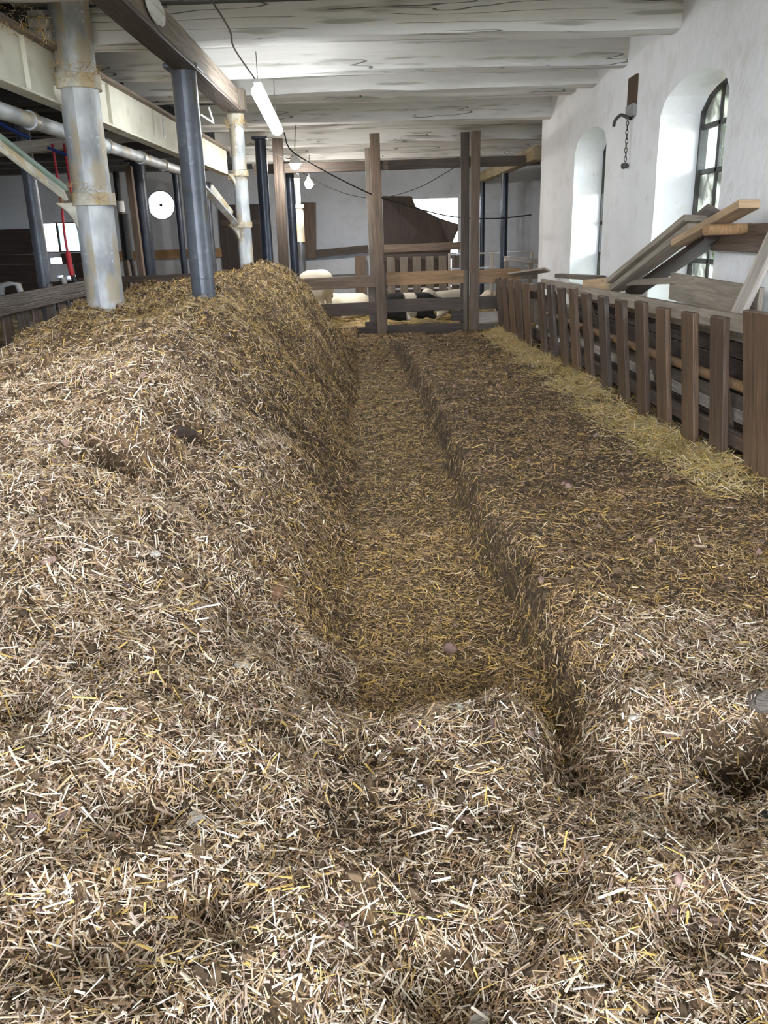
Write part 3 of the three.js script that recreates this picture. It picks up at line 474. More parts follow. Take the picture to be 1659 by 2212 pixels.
{ // pipe with couplings
  const t = thing('metal_pipe', 'grey pipe running level below the cream girder, behind the thick pillar', 'pipe', [-2.5, 2.27, -8.6]);
  const g = cyl(0.055, 5.9, 16); g.rotateX(Math.PI / 2); mesh('pipe', g, M.pillar, t);
  for (const z of [1.9, 0.1, -1.1, -2.1]) { const c = cyl(0.068, 0.09, 16); c.rotateX(Math.PI / 2); mesh('coupling', c, M.galv, t).position.z = z; }
}
{ // teal brace of the thick pillar
  const t = thing('diagonal_brace', 'pale teal steel brace running down to the lower collar of the thick pillar', 'brace', [-2.3, 1.78, -6.6]);
  bar('channel', [0.02, 0.0, 0.08], [-0.22, 0.52, 1.45], 0.09, 0.05, M.teal, t, V(0.6, 0.3, 0)); bar('flange', [0.05, -0.04, 0.12], [-0.19, 0.49, 1.5], 0.03, 0.08, M.dusty, t, V(0.6, 0.3, 0));
  bar('tie', [-0.22, 0.5, 1.42], [-0.2, 0.74, 1.38], 0.05, 0.03, M.dusty, t, V(1, 0, 0));
  const b = thing('diagonal_brace', 'short pale brace meeting the lower collar of the slim pillar', 'brace', [-1.46, 1.56, -9.25]);
  bar('channel', [0, 0, 0], [-0.16, 0.40, 1.25], 0.06, 0.04, M.galv, b, V(0.6, 0.3, 0)); bar('plate', [-0.03, 0.08, 0.1], [-0.1, 0.3, 0.75], 0.11, 0.02, M.dusty, b, V(0.2, 1, 0));
}
{ // small white folded bracket, hay tuft on the girder
  const t = thing('white_bracket', 'small white forked wire bracket hanging beside the slim pillar', 'bracket', [-1.62, 2.53, -9.1]);
  bar('prong', [0, 0.13, 0.02], [0.03, 0, 0], 0.02, 0.015, M.white, t); bar('wire', [0, 0.13, 0.02], [0, 0.62, 0.02], 0.004, 0.004, M.iron, t, V(1, 0, 0)); bar('prong', [-0.08, 0.06, 0.05], [0.04, -0.02, 0], 0.02, 0.015, M.white, t);
}
// hay caught on collars and girders
{
  const r = rng(515), tufts = [['hay caught on the upper collar of the thick pillar', -2.2, 2.62, -6.9, 0.17, 260], ['hay and dirt caught on the lower collar of the thick pillar', -2.24, 1.79, -6.85, 0.17, 260], ['brown hay hanging over the top edge of the cream girder left of the thick pillar', -2.33, 2.78, -6.2, 0.22, 420], ['hay caught under the block at the top of the slim pillar', -1.4, 2.53, -9.3, 0.10, 160], ['hay caught on the lower collar of the slim pillar', -1.43, 1.56, -9.28, 0.09, 120], ['hay caught on the middle collar of the slim pillar', -1.43, 2.03, -9.28, 0.09, 120]];
  for (const [lab, x, y, z, R, n] of tufts) { const t = thing('hay_tuft', lab, 'hay', [x, y, z], undefined, 'stuff'), sp = []; for (let i = 0; i < n; i++) { const a = r() * 6.283, q = R * (0.75 + 0.35 * r()); sp.push([Math.cos(a) * q, (r() - 0.6) * R * 0.8, Math.sin(a) * q, r() - 0.5, 1, r() - 0.5, MIX[4], 1]); } scatter(t, 'hay', sp.map((s2) => { const l = Math.hypot(s2[3], s2[4], s2[5]); return [s2[0], s2[1], s2[2], s2[3] / l, s2[4] / l, s2[5] / l, s2[6], s2[7]]; }), r, { tilt: 1.2, l0: 0.03, l1: 0.12, w0: 0.002, w1: 0.006 }); }
}
// ------------------------------------------------------------------ lamps and cables
function tubeLamp(label, p, q, gain = 1) {
  const c = V(...p).add(V(...q)).multiplyScalar(0.5), t = thing('tube_lamp', label, 'lamp', c.toArray()), l = dist(p, q), a = V(...p).sub(c).toArray(), b = V(...q).sub(c).toArray();
  const g = new THREE.CapsuleGeometry(0.055, l - 0.12, 6, 16); g.rotateZ(Math.PI / 2); const tb = span(mesh('glowing_tube', g, M.glow, t), a, b); tb.castShadow = false;
  bar('housing', [a[0], a[1] + 0.07, a[2]], [b[0], b[1] + 0.07, b[2]], 0.03, 0.06, M.white, t);
  for (const k of [0.06, 0.94]) { const m = V(...a).lerp(V(...b), k); const e = cyl(0.03, 0.06, 14); e.rotateZ(Math.PI / 2); const d = V(...b).sub(V(...a)).normalize().multiplyScalar(0.03); span(mesh('end_cap', e, M.white, t), m.clone().sub(d).toArray(), m.clone().add(d).toArray()); bar('hanger', [m.x, m.y + 0.06, m.z], [m.x, 2.86 - c.y, m.z], 0.006, 0.006, M.iron, t, V(1, 0, 0)); }
  for (const s of [-1, 1]) { const L = new THREE.RectAreaLight(new THREE.Color().setRGB(0.95, 0.98, 1), gain * LAMP_POWER * (s < 0 ? 1 : 0.35), 0.07, l - 0.1); L.position.copy(c).add(V(0, s < 0 ? -0.062 : 0.10, 0)); L.lookAt(c.x, c.y + s * 3, c.z + 0.001); scene.add(L); L.name = 'tube_lamp_light'; }
}
tubeLamp('bright white tube lamp hanging under the beams beside the block of the ceiling girder', [-0.94, 2.56, -7.55], [-0.95, 2.42, -9.05]);
tubeLamp('tube lamp hanging over the near litter, above the top of the picture', [-1.8, 2.58, -2.9], [-1.8, 2.58, -4.3], 3.4);
function bulbLamp(label, p, tilt) {
  const t = thing('hanging_lamp', label, 'lamp', p);
  const g = new THREE.SphereGeometry(0.075, 20, 14); g.scale(1, 0.85, 1); const b = mesh('lamp_bulb', g, M.bulb, t); b.rotation.z = tilt;
  const sh = new THREE.LatheGeometry([[0.03, 0.14], [0.035, 0.09], [0.075, 0.05], [0.095, 0.0], [0.09, 0.0], [0.07, 0.045], [0.028, 0.085]].map(([x, y]) => new THREE.Vector2(x, y + 0.015)), 20); mesh('lamp_shade', sh, M.white, t);
  mesh('cord', tubeG([[0, 0.14, 0], [0.01, 0.25, 0.01], [0.05, 3.13 - p[1], 0.02]], 0.006, 10, 6), M.iron, t);
  const L = new THREE.PointLight(new THREE.Color().setRGB(1, 0.97, 0.91), BULB_POWER, 0, 2); L.position.set(p[0], p[1] - 0.01, p[2]); L.castShadow = true; L.shadow.radius = 3; scene.add(L); L.name = 'hanging_lamp_light';
}
bulbLamp('round white lamp hanging in front of the gate cross beam by the left post', [-1.15, 2.42, -13.1], 0.2);
bulbLamp('round lamp hanging beyond the gate cross beam, in front of the end wall', [-1.22, 2.34, -16.6], 0.4);
bulbLamp('narrow lamp beyond the gate, beside the wrapped pipe', [-1.42, 2.40, -15.9], 0.1);
tag(mesh('cable', tubeG([[-1.27, 2.84, -12.95], [-1.18, 2.6, -13.0], [-0.7, 2.32, -13.3], [-0.16, 2.06, -13.55], [0.14, 1.96, -13.9], [0.7, 1.79, -14], [1.27, 1.66, -14], [1.9, 1.62, -13.95], [2.45, 1.66, -13.9]], 0.010, 60, 6), M.black), 'black cable sagging from the lamp across the gate posts to the white wall corner', 'cable');
tag(mesh('cable', tubeG([[-1.5, 2.62, -13.9], [-0.9, 2.25, -14.2], [-0.4, 2.05, -14.4], [0.1, 2.0, -14.5], [0.7, 2.13, -14.4], [1.3, 2.42, -14.3]], 0.006, 40, 6), M.iron), 'thin slack wire drooping behind the gate posts above the black cable', 'cable');
tag(mesh('cable', tubeG([[-0.99, 2.835, -5.8], [-1.0, 2.82, -6.7], [-1.05, 2.8, -7.2], [-0.95, 2.64, -7.6]], 0.007, 30, 6), M.greyDark), 'thin lamp lead pinned under the whitewashed beams above the tube lamp', 'cable');
tag(mesh('cable', tubeG([[-1.5, 2.6, -12.6], [-1.25, 2.5, -13.0], [-1.17, 2.56, -13.1]], 0.006, 16, 6), M.iron), 'short looped lead at the round lamp by the left gate post', 'cable');

// ------------------------------------------------------------------ the pen gate across the barn
const GZ = -13.7;
plank('gate_post', 'left timber gate post, dark and slim, standing at the far end of the heap', 'post', [-1.48, -0.1, GZ], [-1.45, 2.84, GZ], 0.15, 0.13, M.dark, V(1, 0, 0));
{
  const t = thing('gate_post', 'middle timber gate post with a darker strip fixed to its left side', 'post', [0.03, 0, GZ]);
  rough('post', [0.02, -0.15, 0.08], [-0.02, 2.86, 0.08], 0.155, 0.12, M.brown, t, 0.004, V(1, 0, 0)); rough('strip', [-0.085, -0.1, -0.06], [-0.12, 2.68, -0.06], 0.10, 0.10, M.greyDark, t, 0.004, V(1, 0, 0));
  const u = thing('gate_post', 'right double timber gate post of two uprights side by side', 'post', [1.48, 0, GZ]);
  rough('post', [0.05, -0.15, 0.08], [0.05, 2.86, 0.08], 0.145, 0.12, M.brown, u, 0.004, V(1, 0, 0)); rough('post', [-0.09, -0.15, -0.06], [-0.10, 2.86, -0.06], 0.14, 0.1, M.dark, u, 0.004, V(1, 0, 0));
}
plank('cross_beam', 'dark stained cross beam spanning above the gate from post to white wall', 'beam', [-1.85, 2.43, GZ - 0.16], [2.55, 2.45, GZ - 0.16], 0.145, 0.1, M.dark, undefined, undefined, 0.004);
{
  const f = thing('pen_fence', 'left fence bay of three wide level boards between heap and middle gate post', 'fence', [-0.7, 0, GZ + 0.02]);
  for (const [y, w, m] of [[0.715, 0.185, M.brown], [0.30, 0.20, M.dark], [-0.07, 0.16, M.darker]]) bar('rail', [-0.75, y - 0.01, 0], [0.72, y + 0.015, 0], w, 0.035, m, f);
  bar('batten', [0.6, -0.05, -0.05], [0.6, 0.8, -0.05], 0.1, 0.05, M.greyDark, f, V(1, 0, 0)); bar('step_block', [0.48, 0.03, -0.03], [0.72, 0.03, -0.03], 0.14, 0.07, M.darker, f);
  const g = thing('pen_fence', 'middle fence bay with a light orange top board between the two gate posts', 'fence', [0.75, 0, GZ + 0.02]);
  for (const [y, w, m] of [[0.755, 0.20, M.orange], [0.34, 0.20, M.dark], [-0.05, 0.18, M.dark]]) bar('rail', [-0.62, y, 0], [0.66, y + 0.01, 0], w, 0.035, m, g);
  bar('batten', [-0.64, -0.1, 0.02], [-0.64, 0.86, 0.02], 0.06, 0.06, M.greyDark, g, V(1, 0, 0)); bar('batten', [0.64, -0.1, 0.02], [0.64, 0.86, 0.02], 0.06, 0.06, M.greyDark, g, V(1, 0, 0)); bar('step_block', [0.42, 0.16, 0], [0.62, 0.16, 0], 0.16, 0.06, M.darker, g);
  const h = thing('pen_fence', 'right fence bay of short boards between double gate post and hay rack', 'fence', [1.85, 0, GZ + 0.02]);
  for (const [y, w, m] of [[0.76, 0.20, M.orange], [0.35, 0.2, M.dark], [0.12, 0.18, M.greyLight], [-0.08, 0.2, M.greyDark]]) bar('rail', [-0.28, y, 0], [0.42, y + 0.01, 0], w, 0.035, m, h);
}
// ------------------------------------------------------------------ the sheep pen beyond
{
  const s = thing('pen_litter', 'bright yellow straw litter on the floor of the sheep pen behind the gate', 'straw', [0, -0.12, -17.4], undefined, 'stuff');
  const g = new THREE.PlaneGeometry(16, 7, 120, 60); g.rotateX(-Math.PI / 2); g.translate(-1.5, 0, 0); const p = g.attributes.position, col = new Float32Array(p.count * 3);
  for (let i = 0; i < p.count; i++) { p.setY(i, 0.12 * (fbm(p.getX(i) * 1.6, p.getZ(i) * 1.6, 33, 4) - 0.4)); const f = 2 + 2.2 * fbm(p.getX(i) * 3, p.getZ(i) * 3, 34, 2); col.set([f * 1.05, f * 1.1, f * 0.9], i * 3); }
  g.setAttribute('color', new THREE.BufferAttribute(col, 3)); g.computeVertexNormals(); mesh('litter', g, M.dung, s);
  const r = rng(99), sp = []; for (let i = 0; i < 9000; i++) { const x = -4 + r() * 7, z = (r() - 0.5) * 6.8; sp.push([x, 0.02 + 0.05 * r(), z, 0, 1, 0, MIX[3], 1.6]); } scatter(s, 'straw', sp, r, { tilt: 0.5, l0: 0.05, l1: 0.16, w0: 0.004, w1: 0.01 });
  const lf = thing('pen_litter', 'dim straw litter on the floor of the left bay behind the heap', 'straw', [-6.5, -0.12, -8], undefined, 'stuff');
  const g2 = new THREE.PlaneGeometry(6.8, 12, 40, 60); g2.rotateX(-Math.PI / 2); const p2 = g2.attributes.position, c2 = new Float32Array(p2.count * 3).fill(1.6); for (let i = 0; i < p2.count; i++) p2.setY(i, 0.1 * (fbm(p2.getX(i) * 1.6, p2.getZ(i) * 1.6, 35, 3) - 0.4)); g2.setAttribute('color', new THREE.BufferAttribute(c2, 3)); g2.computeVertexNormals(); mesh('litter', g2, M.dung, lf);
}
{
  const f = thing('slatted_partition', 'far brown partition of a wide rail over dark upright slats inside the pen', 'partition', [0.9, 0, -17.5]);
  bar('rail', [-0.80, 1.165, 0], [0.85, 1.18, 0], 0.15, 0.05, M.brown, f); bar('rail', [-0.8, 0.99, 0.0], [0.7, 1.0, 0.0], 0.12, 0.04, M.darker, f); bar('rail', [-0.8, 0.3, 0], [0.7, 0.3, 0], 0.12, 0.04, M.darker, f);
  for (let i = 0; i < 6; i++) bar('slat', [-0.62 + i * 0.26, -0.1, 0.02], [-0.62 + i * 0.26, 1.0, 0.02], 0.16, 0.03, M.greyDark, f, V(1, 0, 0));
  const gt = thing('metal_hurdle', 'grey metal hurdle with level bars between partition and far dark post', 'hurdle', [2.2, 0, -17.4]);
  for (const y of [0.15, 0.45, 0.74, 1.02]) bar('bar', [-0.75, y, 0], [0.9, y + 0.02, 0], 0.035, 0.03, M.galv, gt); for (const x of [-0.75, 0.1, 0.9]) bar('upright', [x, -0.1, 0], [x, 1.05, 0], 0.05, 0.04, M.greyLight, gt, V(1, 0, 0));
  const g3 = thing('feed_trough', 'grey weathered wooden trough frame beside the white wall corner', 'trough', [2.75, 0, -14.6]);
  bar('top_board', [-0.65, 1.0, 0.3], [0.3, 0.9, 0], 0.08, 0.04, M.greyLight, g3); for (const x of [-0.6, -0.2, 0.2]) bar('upright', [x, -0.1, 0.15], [x, 0.95, 0.15], 0.07, 0.05, M.grey, g3, V(1, 0, 0)); bar('board', [-0.65, 0.72, 0.2], [0.3, 0.7, 0], 0.1, 0.03, M.grey, g3);
}
plank('sloping_beam', 'pale yellowish longitudinal beam carried by two dark posts right of the gate', 'beam', [2.4, 2.6, -21], [2.4, 2.5, -13.1], 0.2, 0.18, M.beam, undefined, undefined, 0.01);
plank('leaning_board', 'tall brown board standing against the white end wall beyond the gate', 'board', [-1.62, 0.95, -20.7], [-1.58, 2.2, -20.9], 0.36, 0.04, M.brown, V(1, 0, 0));
plank('wall_rail', 'level dark rail along the foot of the white end wall', 'rail', [-1.9, 1.02, -20.75], [-0.2, 1.13, -20.75], 0.17, 0.05, M.dark);
plank('board', 'short upright brown board by the middle gate post inside the pen', 'board', [-0.38, -0.12, -19.5], [-0.36, 1.0, -19.5], 0.26, 0.04, M.brown, V(1, 0, 0));
plank('low_wall', 'low pale kerb wall under the rail of the end wall', 'low wall', [-1.9, 0.72, -20.85], [-0.25, 0.74, -20.85], 0.35, 0.1, M.farPlaster);
{ // torn dark sheet over the end opening
  const s = new THREE.Shape(); [[0.17, 0.2], [1.75, 0.2], [1.78, 1.12], [1.95, 1.5], [1.95, 1.63], [1.5, 1.78], [0.95, 2.05], [0.86, 2.28], [0.17, 2.30]].forEach(([x, y], i) => (i ? s.lineTo(x, y) : s.moveTo(x, y))); s.closePath();
  for (const [x, y] of [[0.95, 1.50], [1.33, 1.30]]) { const h = new THREE.Path(); h.absellipse(x, y, 0.035, 0.022, 0, 6.283, true); s.holes.push(h); }
  const g = new THREE.ExtrudeGeometry(s, { depth: 0.01, bevelEnabled: false, steps: 1, curveSegments: 8 }); const p = g.attributes.position;
  for (let i = 0; i < p.count; i++) p.setZ(i, p.getZ(i) - 20.93 + 0.06 * Math.sin(p.getX(i) * 4 + p.getY(i) * 3)); g.computeVertexNormals();
  tag(mesh('hanging_sheet', uvm(g, 1), M.tarp), 'torn dark brown sheet hanging across the bright opening in the end wall', 'sheet');
}
// left bay: slatted fence, wainscot, ropes and so on
{
  const f = thing('slatted_fence', 'brown slatted fence standing behind the left side of the heap', 'fence', [-2.95, 0, -8]);
  bar('rail', [0, 0.945, 3], [0, 0.985, -1.0], 0.15, 0.04, M.dark, f); bar('rail', [0.0, 0.55, 3], [0, 0.55, -1.0], 0.12, 0.04, M.dark, f);
  for (let i = 0; i < 12; i++) bar('slat', [-0.03, 0.0, 2.7 - i * 0.31], [-0.03, 0.96, 2.7 - i * 0.31], 0.17, 0.025, i % 2 ? M.slat : M.slatC, f, V(0, 0, 1));
  const b = thing('slatted_fence', 'dark slatted fence farther back in the left bay under the fan', 'fence', [-3.6, 0, -14.2]);
  bar('rail', [-1.2, 0.84, 0.3], [1.2, 0.86, -0.3], 0.1, 0.04, M.dark, b); bar('rail', [-1.2, 0.3, 0.3], [1.2, 0.3, -0.3], 0.1, 0.04, M.dark, b);
  for (let i = 0; i < 9; i++) bar('slat', [-1.1 + i * 0.27, 0, 0.3 - i * 0.067], [-1.1 + i * 0.27, 0.82, 0.3 - i * 0.067], 0.2, 0.025, i % 2 ? M.slat : M.slatC, b, V(1, 0, 0));
  plank('wall_rail', 'level light brown board fixed along the plaster behind the fan', 'board', [-6.7, 1.12, -20.9], [-3.5, 1.14, -20.9], 0.2, 0.05, M.orange);
  const d = thing('wooden_door', 'dark closed wooden door in the end wall left of the slim pillar', 'door', [-3.2, 0, -20.9]);
  bar('panel', [0, -0.1, 0], [0, 2.2, 0], 1.0, 0.06, M.darker, d, V(1, 0, 0)); bar('ledge', [-0.48, 0.4, 0.05], [0.48, 0.4, 0.05], 0.12, 0.03, M.dark, d); bar('ledge', [-0.48, 1.8, 0.05], [0.48, 1.8, 0.05], 0.12, 0.03, M.dark, d);
  const w = thing('board_cladding', 'very dark board cladding on the lower end wall around the small light slots', 'cladding', [-8.2, 0, -20.95]);  // near-black wood over the lower wall, slots left open
  for (const [x0, x1, y0, y1] of [[-1.8, 1.7, -0.1, 0.58], [-1.8, 0.32, 0.58, 0.99], [0.62, 0.66, 0.62, 0.7], [0.92, 1.7, 0.58, 0.97], [-1.8, 0.32, 0.99, 1.22], [0.64, 1.7, 0.97, 1.22], [-1.8, 0.2, 1.22, 1.8]]) bar('board', [x0, (y0 + y1) / 2, 0], [x1, (y0 + y1) / 2, 0], y1 - y0 - 0.01, 0.03, M.darker, w);
}
plank('log_beam', 'pale rough log slung across the left bay, the red ropes tied to it', 'log', [-4.9, 2.36, -10.0], [-2.6, 2.52, -9.95], 0.13, 0.13, M.greyLight, undefined, undefined, 0.02);
for (const [lab, pts] of [['left red halter rope hanging behind the thick pillar', [[-3.5, 2.45, -9.9], [-3.47, 1.9, -9.85], [-3.43, 1.5, -9.7], [-3.38, 1.14, -9.6]]], ['right red halter rope hanging closer to the thick pillar', [[-3.37, 2.45, -9.9], [-3.36, 1.9, -9.9], [-3.3, 1.5, -9.8], [-3.2, 1.08, -9.75]]]]) {
  const t = thing('rope', lab, 'rope', pts[3]); const q = pts.map((p) => p.map((c, i) => c - pts[3][i])); mesh('cord', tubeG(q, 0.014, 24, 8), M.red, t);
  mesh('grip', tubeG([[q[2][0] * 0.45, q[2][1] * 0.5, q[2][2] * 0.45], q[3], [0.01, -0.06, 0]], 0.03, 10, 10), M.red, t); mesh('strap_end', tubeG([[0.01, -0.05, 0], [0.05, -0.22, 0.02]], 0.028, 6, 8), M.black, t);
}
tag(mesh('strap', tubeG([[-4.0, 2.72, -9.4], [-3.8, 2.58, -9.5], [-3.62, 2.48, -9.6]], 0.02, 10, 6), M.blue), 'short blue strap slung beneath the ceiling left of the thick pillar', 'strap');
tag(mesh('strap', tubeG([[-3.5, 2.4, -9.75], [-3.4, 2.36, -9.75], [-3.3, 2.32, -9.75]], 0.016, 8, 6), M.blue), 'blue strap knotted around the red ropes beside the thick pillar', 'strap');
{
  const t = thing('wrapped_tool', 'dark long-handled tool with a white band hung on the timber post in the left bay', 'tool', [-4.1, 0.6, -14.4]);
  mesh('handle', tubeG([[0.1, -0.5, 0], [0.06, 0.4, 0], [0, 1.0, 0]], 0.035, 16, 10), M.darker, t); mesh('wrapping', lumpy(cyl(0.075, 0.7, 14), 0.05, 9, 77), M.black, t).position.set(0.01, 0.9, 0); mesh('grip', lumpy(cyl(0.06, 0.42, 14), 0.02, 9, 78), M.black, t).position.set(-0.03, 1.68, 0); mesh('band', cyl(0.055, 0.16, 14), M.white, t).position.set(-0.02, 1.37, 0);
}
for (const [lab, x, z, s] of [['bent grey pipe hoop behind the slatted fence at the left edge', -3.22, -7.6, 1], ['bent grey pipe hoop behind the slatted fence, closer to the thick pillar', -3.4, -9.2, 0.95]]) tag(mesh('pipe_hoop', tubeG([[x - 0.1, -0.1, z], [x - 0.1, 0.95, z], [x - 0.02, 1.08 * s, z], [x + 0.08, 1.0, z], [x + 0.12, -0.1, z]], 0.026, 30, 10), M.hoop), lab, 'hoop');
{ // paper feed sack behind the heap
  const g = new THREE.BoxGeometry(0.62, 0.5, 0.22, 14, 12, 6), p = g.attributes.position;
  for (let i = 0; i < p.count; i++) { const x = p.getX(i), y = p.getY(i), k = 1 - 0.8 * sstep(0.05, 0.25, y); p.setXYZ(i, x * (1 + 0.04 * Math.sin(y * 12)), y + (y > 0.2 ? 0.06 * Math.cos(x * 9) * -1 : 0), p.getZ(i) * k * (1 - (x / 0.4) ** 2 * 0.5) + 0.02 * (fbm(x * 6, y * 6, 3, 2) - 0.5)); }
  g.computeVertexNormals(); g.rotateY(0.2); g.translate(-3.05, 0.45, -12.6); tag(mesh('paper_sack', g, M.sack), 'pinkish beige paper sack standing behind the heap crest', 'sack');
}

// ------------------------------------------------------------------ sheep
function body(bones, R, k, bounds, color) {
  const mc = new MarchingCubes(R, M.wool, false, false, 60000), [cx, cy, cz, h] = bounds, P = V(), a = V(), ab = V();
  mc.isolation = 0;
  for (let z = 0; z < R; z++) for (let y = 0; y < R; y++) for (let x = 0; x < R; x++) {
    P.set(cx + h * (2 * x / R - 1), cy + h * (2 * y / R - 1), cz + h * (2 * z / R - 1)); let d = 1e3;
    for (const [p, q, r0, r1] of bones) { a.copy(P).sub(p); ab.copy(q).sub(p); const l2 = ab.lengthSq(), t = l2 ? clamp(a.dot(ab) / l2) : 0, s = a.addScaledVector(ab, -t).length() - lerp(r0, r1, t), m = clamp(0.5 + 0.5 * (d - s) / k); d = lerp(d, s, m) - k * m * (1 - m); }
    d += 0.012 * (fbm(P.x * 22 + 40, P.y * 22 + P.z * 22 + 40, 5, 2) - 0.5); mc.field[x + y * R + z * R * R] = -d;
  }
  mc.update(); const n = mc.count, pos = mc.positionArray.slice(0, n * 3), nor = mc.normalArray.slice(0, n * 3), col = new Float32Array(n * 3);
  for (let i = 0; i < n; i++) { pos[i * 3] = cx + h * pos[i * 3]; pos[i * 3 + 1] = cy + h * pos[i * 3 + 1]; pos[i * 3 + 2] = cz + h * pos[i * 3 + 2]; col.set(color(pos[i * 3], pos[i * 3 + 1], pos[i * 3 + 2]), i * 3); }
  const g = new THREE.BufferGeometry(); g.setAttribute('position', new THREE.BufferAttribute(pos, 3)); g.setAttribute('normal', new THREE.BufferAttribute(nor, 3)); g.setAttribute('color', new THREE.BufferAttribute(col, 3)); return g;
}
const woolMat = std({ color: 0xffffff, roughness: 1, vertexColors: true });
// head towards +x; standing or lying
function sheep(label, at, turn, lying, colour, headDown = 0) {
  const dy = lying ? -0.33 : 0, B = [], A = (p, q, a, b) => B.push([V(...p), V(...q), a, b]);
  A([-0.32, 0.60 + dy, 0], [0.25, 0.60 + dy, 0], 0.215, 0.2); A([-0.36, 0.56 + dy, 0], [-0.2, 0.55 + dy, 0], 0.19, 0.22); A([0.2, 0.52 + dy, 0], [0.3, 0.56 + dy, 0], 0.17, 0.16);
  const hx = 0.56 - 0.02 * headDown, hy = 0.86 + dy - 0.42 * headDown;
  A([0.30, 0.64 + dy, 0], [hx, hy, 0], 0.14, 0.085); A([hx, hy + 0.01, 0], [hx + 0.19, hy - 0.07 - 0.05 * headDown, 0], 0.082, 0.045);
  for (const s of [-1, 1]) {
    A([hx - 0.03, hy + 0.04, s * 0.06], [hx - 0.07, hy + 0.03, s * 0.16], 0.028, 0.012);
    if (!lying) { A([0.24, 0.46, s * 0.11], [0.25, 0.27, s * 0.11], 0.065, 0.034); A([0.25, 0.27, s * 0.11], [0.24, 0.02, s * 0.11], 0.03, 0.028); A([-0.36, 0.5, s * 0.11], [-0.30, 0.36, s * 0.12], 0.1, 0.05); A([-0.30, 0.36, s * 0.12], [-0.40, 0.24, s * 0.12], 0.045, 0.032); A([-0.40, 0.24, s * 0.12], [-0.38, 0.02, s * 0.12], 0.03, 0.03); }
    else { A([0.22, 0.14, s * 0.14], [0.4, 0.06, s * 0.15], 0.07, 0.045); A([-0.3, 0.16, s * 0.16], [-0.08, 0.06, s * 0.22], 0.11, 0.05); }
  }
  A([-0.52, 0.60 + dy, 0], [-0.57, 0.42 + dy, 0], 0.035, 0.025);
  const g = body(B, 46, 0.06, [0.06, 0.5 + dy * 0.6, 0, 0.78], (x, y, z) => { const c = colour(x, y); return c; });
  const m = mesh('sheep', g, woolMat); m.position.set(...at); m.rotation.y = turn; return tag(m, label, 'sheep');
}
const CREAM = [0.72, 0.66, 0.54], BLACK = [0.018, 0.017, 0.017];
sheep('cream sheep standing with its rump up behind the left fence bay', [-1.09, -0.08, -15.5], 1.35, false, (x, y) => (x > 0.45 || y < 0.2 ? BLACK : CREAM), 0.9).scale.setScalar(1.17);
sheep('pale sheep lying in the straw behind the left fence bay', [-0.62, -0.1, -16.6], 2.6, true, (x) => (x > 0.52 ? [0.2, 0.11, 0.06] : CREAM));
sheep('black sheep with a white band lying behind the middle fence bay', [0.55, -0.02, -15.0], 0.25, true, (x) => (x > -0.14 && x < 0.08 ? CREAM : BLACK), 0.6);
sheep('pale-headed sheep near the right end of the middle fence bay', [1.32, -0.08, -16.3], -2.4, true, () => CREAM, 0.2);
sheep('dark sheep lying behind the right fence bay', [2.6, -0.1, -15.9], 2.9, true, (x) => (x > 0.4 ? [0.6, 0.52, 0.42] : BLACK), 0.3);
sheep('pale sheep lying behind the heap, to the left of the paper sack', [-3.4, 0.0, -11.6], 2.4, true, () => [0.60, 0.54, 0.43]);
sheep('pale sheep lying behind the heap, to the right of the paper sack', [-2.35, 0.15, -12.8], 1.2, true, () => [0.62, 0.55, 0.46]);

// ------------------------------------------------------------------ small bits lying in the litter
{
  const r = rng(31), labels = ['tuft of grey wool lying in the pale litter at the lower left', 'tuft of grey wool at the lip of the sunken lane', 'tuft of white wool in the pale litter below the dark gully', 'tuft of grey wool in the near litter at the bottom of the picture', 'lump of pale wool on the lower slope of the heap', 'tuft of bluish wool in the litter left of the sunken lane'];
  [[-0.46, -1.62], [0.2, -2.25], [0.72, -2.15], [0.16, -1.22], [-0.8, -2.7], [-0.45, -2.3]].forEach(([x, z], i) => {
    const parts = []; for (let k = 0; k < 7; k++) { const g = lumpy(new THREE.IcosahedronGeometry(0.006 + 0.005 * r(), 2), 0.02, 60, 80 + k + i * 9); g.scale(1.3, 0.6, 1); g.translate((r() - 0.5) * 0.026, r() * 0.008, (r() - 0.5) * 0.026); parts.push(g); }
    const m = mesh('wool_tuft', mergeGeometries(parts), M.wool); m.position.set(x, ground(x, z) + 0.012, z); tag(m, labels[i], 'wool tuft');
  });
  const s = (n, lab, x, z, len, w, ang, c) => { const g = new THREE.ConeGeometry(w / 2, len, 5, 6); g.rotateZ(Math.PI / 2); const p = g.attributes.position; for (let i = 0; i < p.count; i++) p.setY(i, p.getY(i) * 0.4 + 0.15 * len * (0.25 - (p.getX(i) / len) ** 2)); g.computeVertexNormals(); const m = mesh(n, g, std({ color: lin(...c), roughness: 0.6 })); m.position.set(x, ground(x, z) + 0.03, z); m.rotation.set(0, ang, 0.12); return tag(m, lab, 'stalk'); };
  s('straw_stalk', 'long split white stalk lying on the heap slope left of the lane', -0.62, -2.45, 0.17, 0.014, 0.35, [0.9, 0.85, 0.72]);
  s('straw_stalk', 'long yellow-green stalk bent over the near litter', 0.0, -1.42, 0.14, 0.006, -0.3, [0.55, 0.5, 0.12]);
  s('straw_stalk', 'thick pale stalk at the lower left edge', -0.86, -1.55, 0.1, 0.012, 0.6, [0.8, 0.68, 0.4]);
}
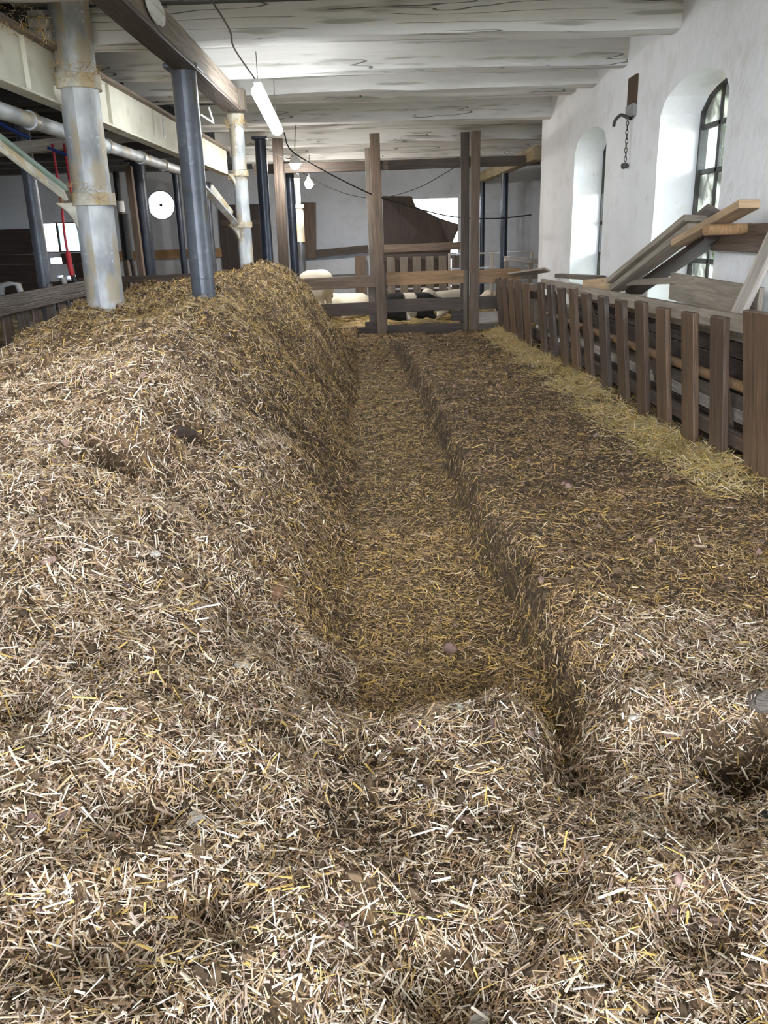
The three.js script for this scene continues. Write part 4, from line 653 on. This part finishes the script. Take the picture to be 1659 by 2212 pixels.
{
  const lump = (name, lab, cat, x, z, s, mat, seed) => { const g = lumpy(new THREE.IcosahedronGeometry(1, 4), 0.5, 2.5, seed); g.scale(s[0], s[1], s[2]); const m = mesh(name, g, mat); m.position.set(x, ground(x, z) + s[1] * 0.5, z); return tag(m, lab, cat); };
  lump('stone', 'dark grey rounded stone at the right edge above the dug hole', 'stone', 1.13, -2.2, [0.045, 0.032, 0.04], M.greyDark, 41);
  lump('plastic_scrap', 'black scrap of plastic at the right edge below the dug hole', 'scrap', 0.985, -1.78, [0.05, 0.014, 0.035], M.black, 42);
  lump('dung_clod', 'orange-brown clod on the lower heap slope left of the sunken lane', 'clod', -0.42, -3.0, [0.03, 0.018, 0.075], std({ color: lin(0.22, 0.12, 0.065), map: dungMap, roughness: 0.95 }), 43).material.map = null;
  lump('dung_clod', 'large black-brown clod on the heap slope above the orange one', 'clod', -0.95, -3.72, [0.10, 0.05, 0.08], std({ color: lin(0.05, 0.032, 0.022), roughness: 1 }), 44);
}
// ------------------------------------------------------------------ shrub outside the near window
{
  const t = thing('shrub', 'leafy green shrub growing outside the near arched window', 'shrub', [4.6, -0.85, -11.6]), r = rng(8);
  for (let i = 0; i < 7; i++) { const a = i * 0.9; mesh('stem', tubeG([[0, 0, 0], [0.25 * Math.cos(a), 1.2, 0.25 * Math.sin(a)], [0.5 * Math.cos(a), 3.0, 0.5 * Math.sin(a)]], 0.03, 10, 6), M.darker, t); }
  const lg = new THREE.SphereGeometry(0.5, 6, 4); lg.scale(1, 0.08, 0.55); const im = new THREE.InstancedMesh(lg, M.leaf, 2600); im.name = 'foliage'; im.userData.kind = 'stuff'; const m = new THREE.Matrix4(), q = new THREE.Quaternion(), c = new THREE.Color();
  for (let i = 0; i < 2600; i++) { m.compose(V((r() - 0.5) * 1.5, 0.5 + r() * 3.4, (r() - 0.5) * 1.5), q.setFromEuler(new THREE.Euler(r() * 6, r() * 6, r() * 6)), V(0.16, 0.16, 0.16).multiplyScalar(0.6 + 0.8 * r())); im.setMatrixAt(i, m); const b = 0.6 + r(); im.setColorAt(i, c.setRGB(b * 1.1, b, b * 0.7)); }
  t.add(im);
}
scene.traverse((o) => { if (o.isMesh) { if (o.material !== M.glow && o.material !== M.bulb) o.castShadow = true; o.receiveShadow = true; } });
renderer.render(scene, camera);
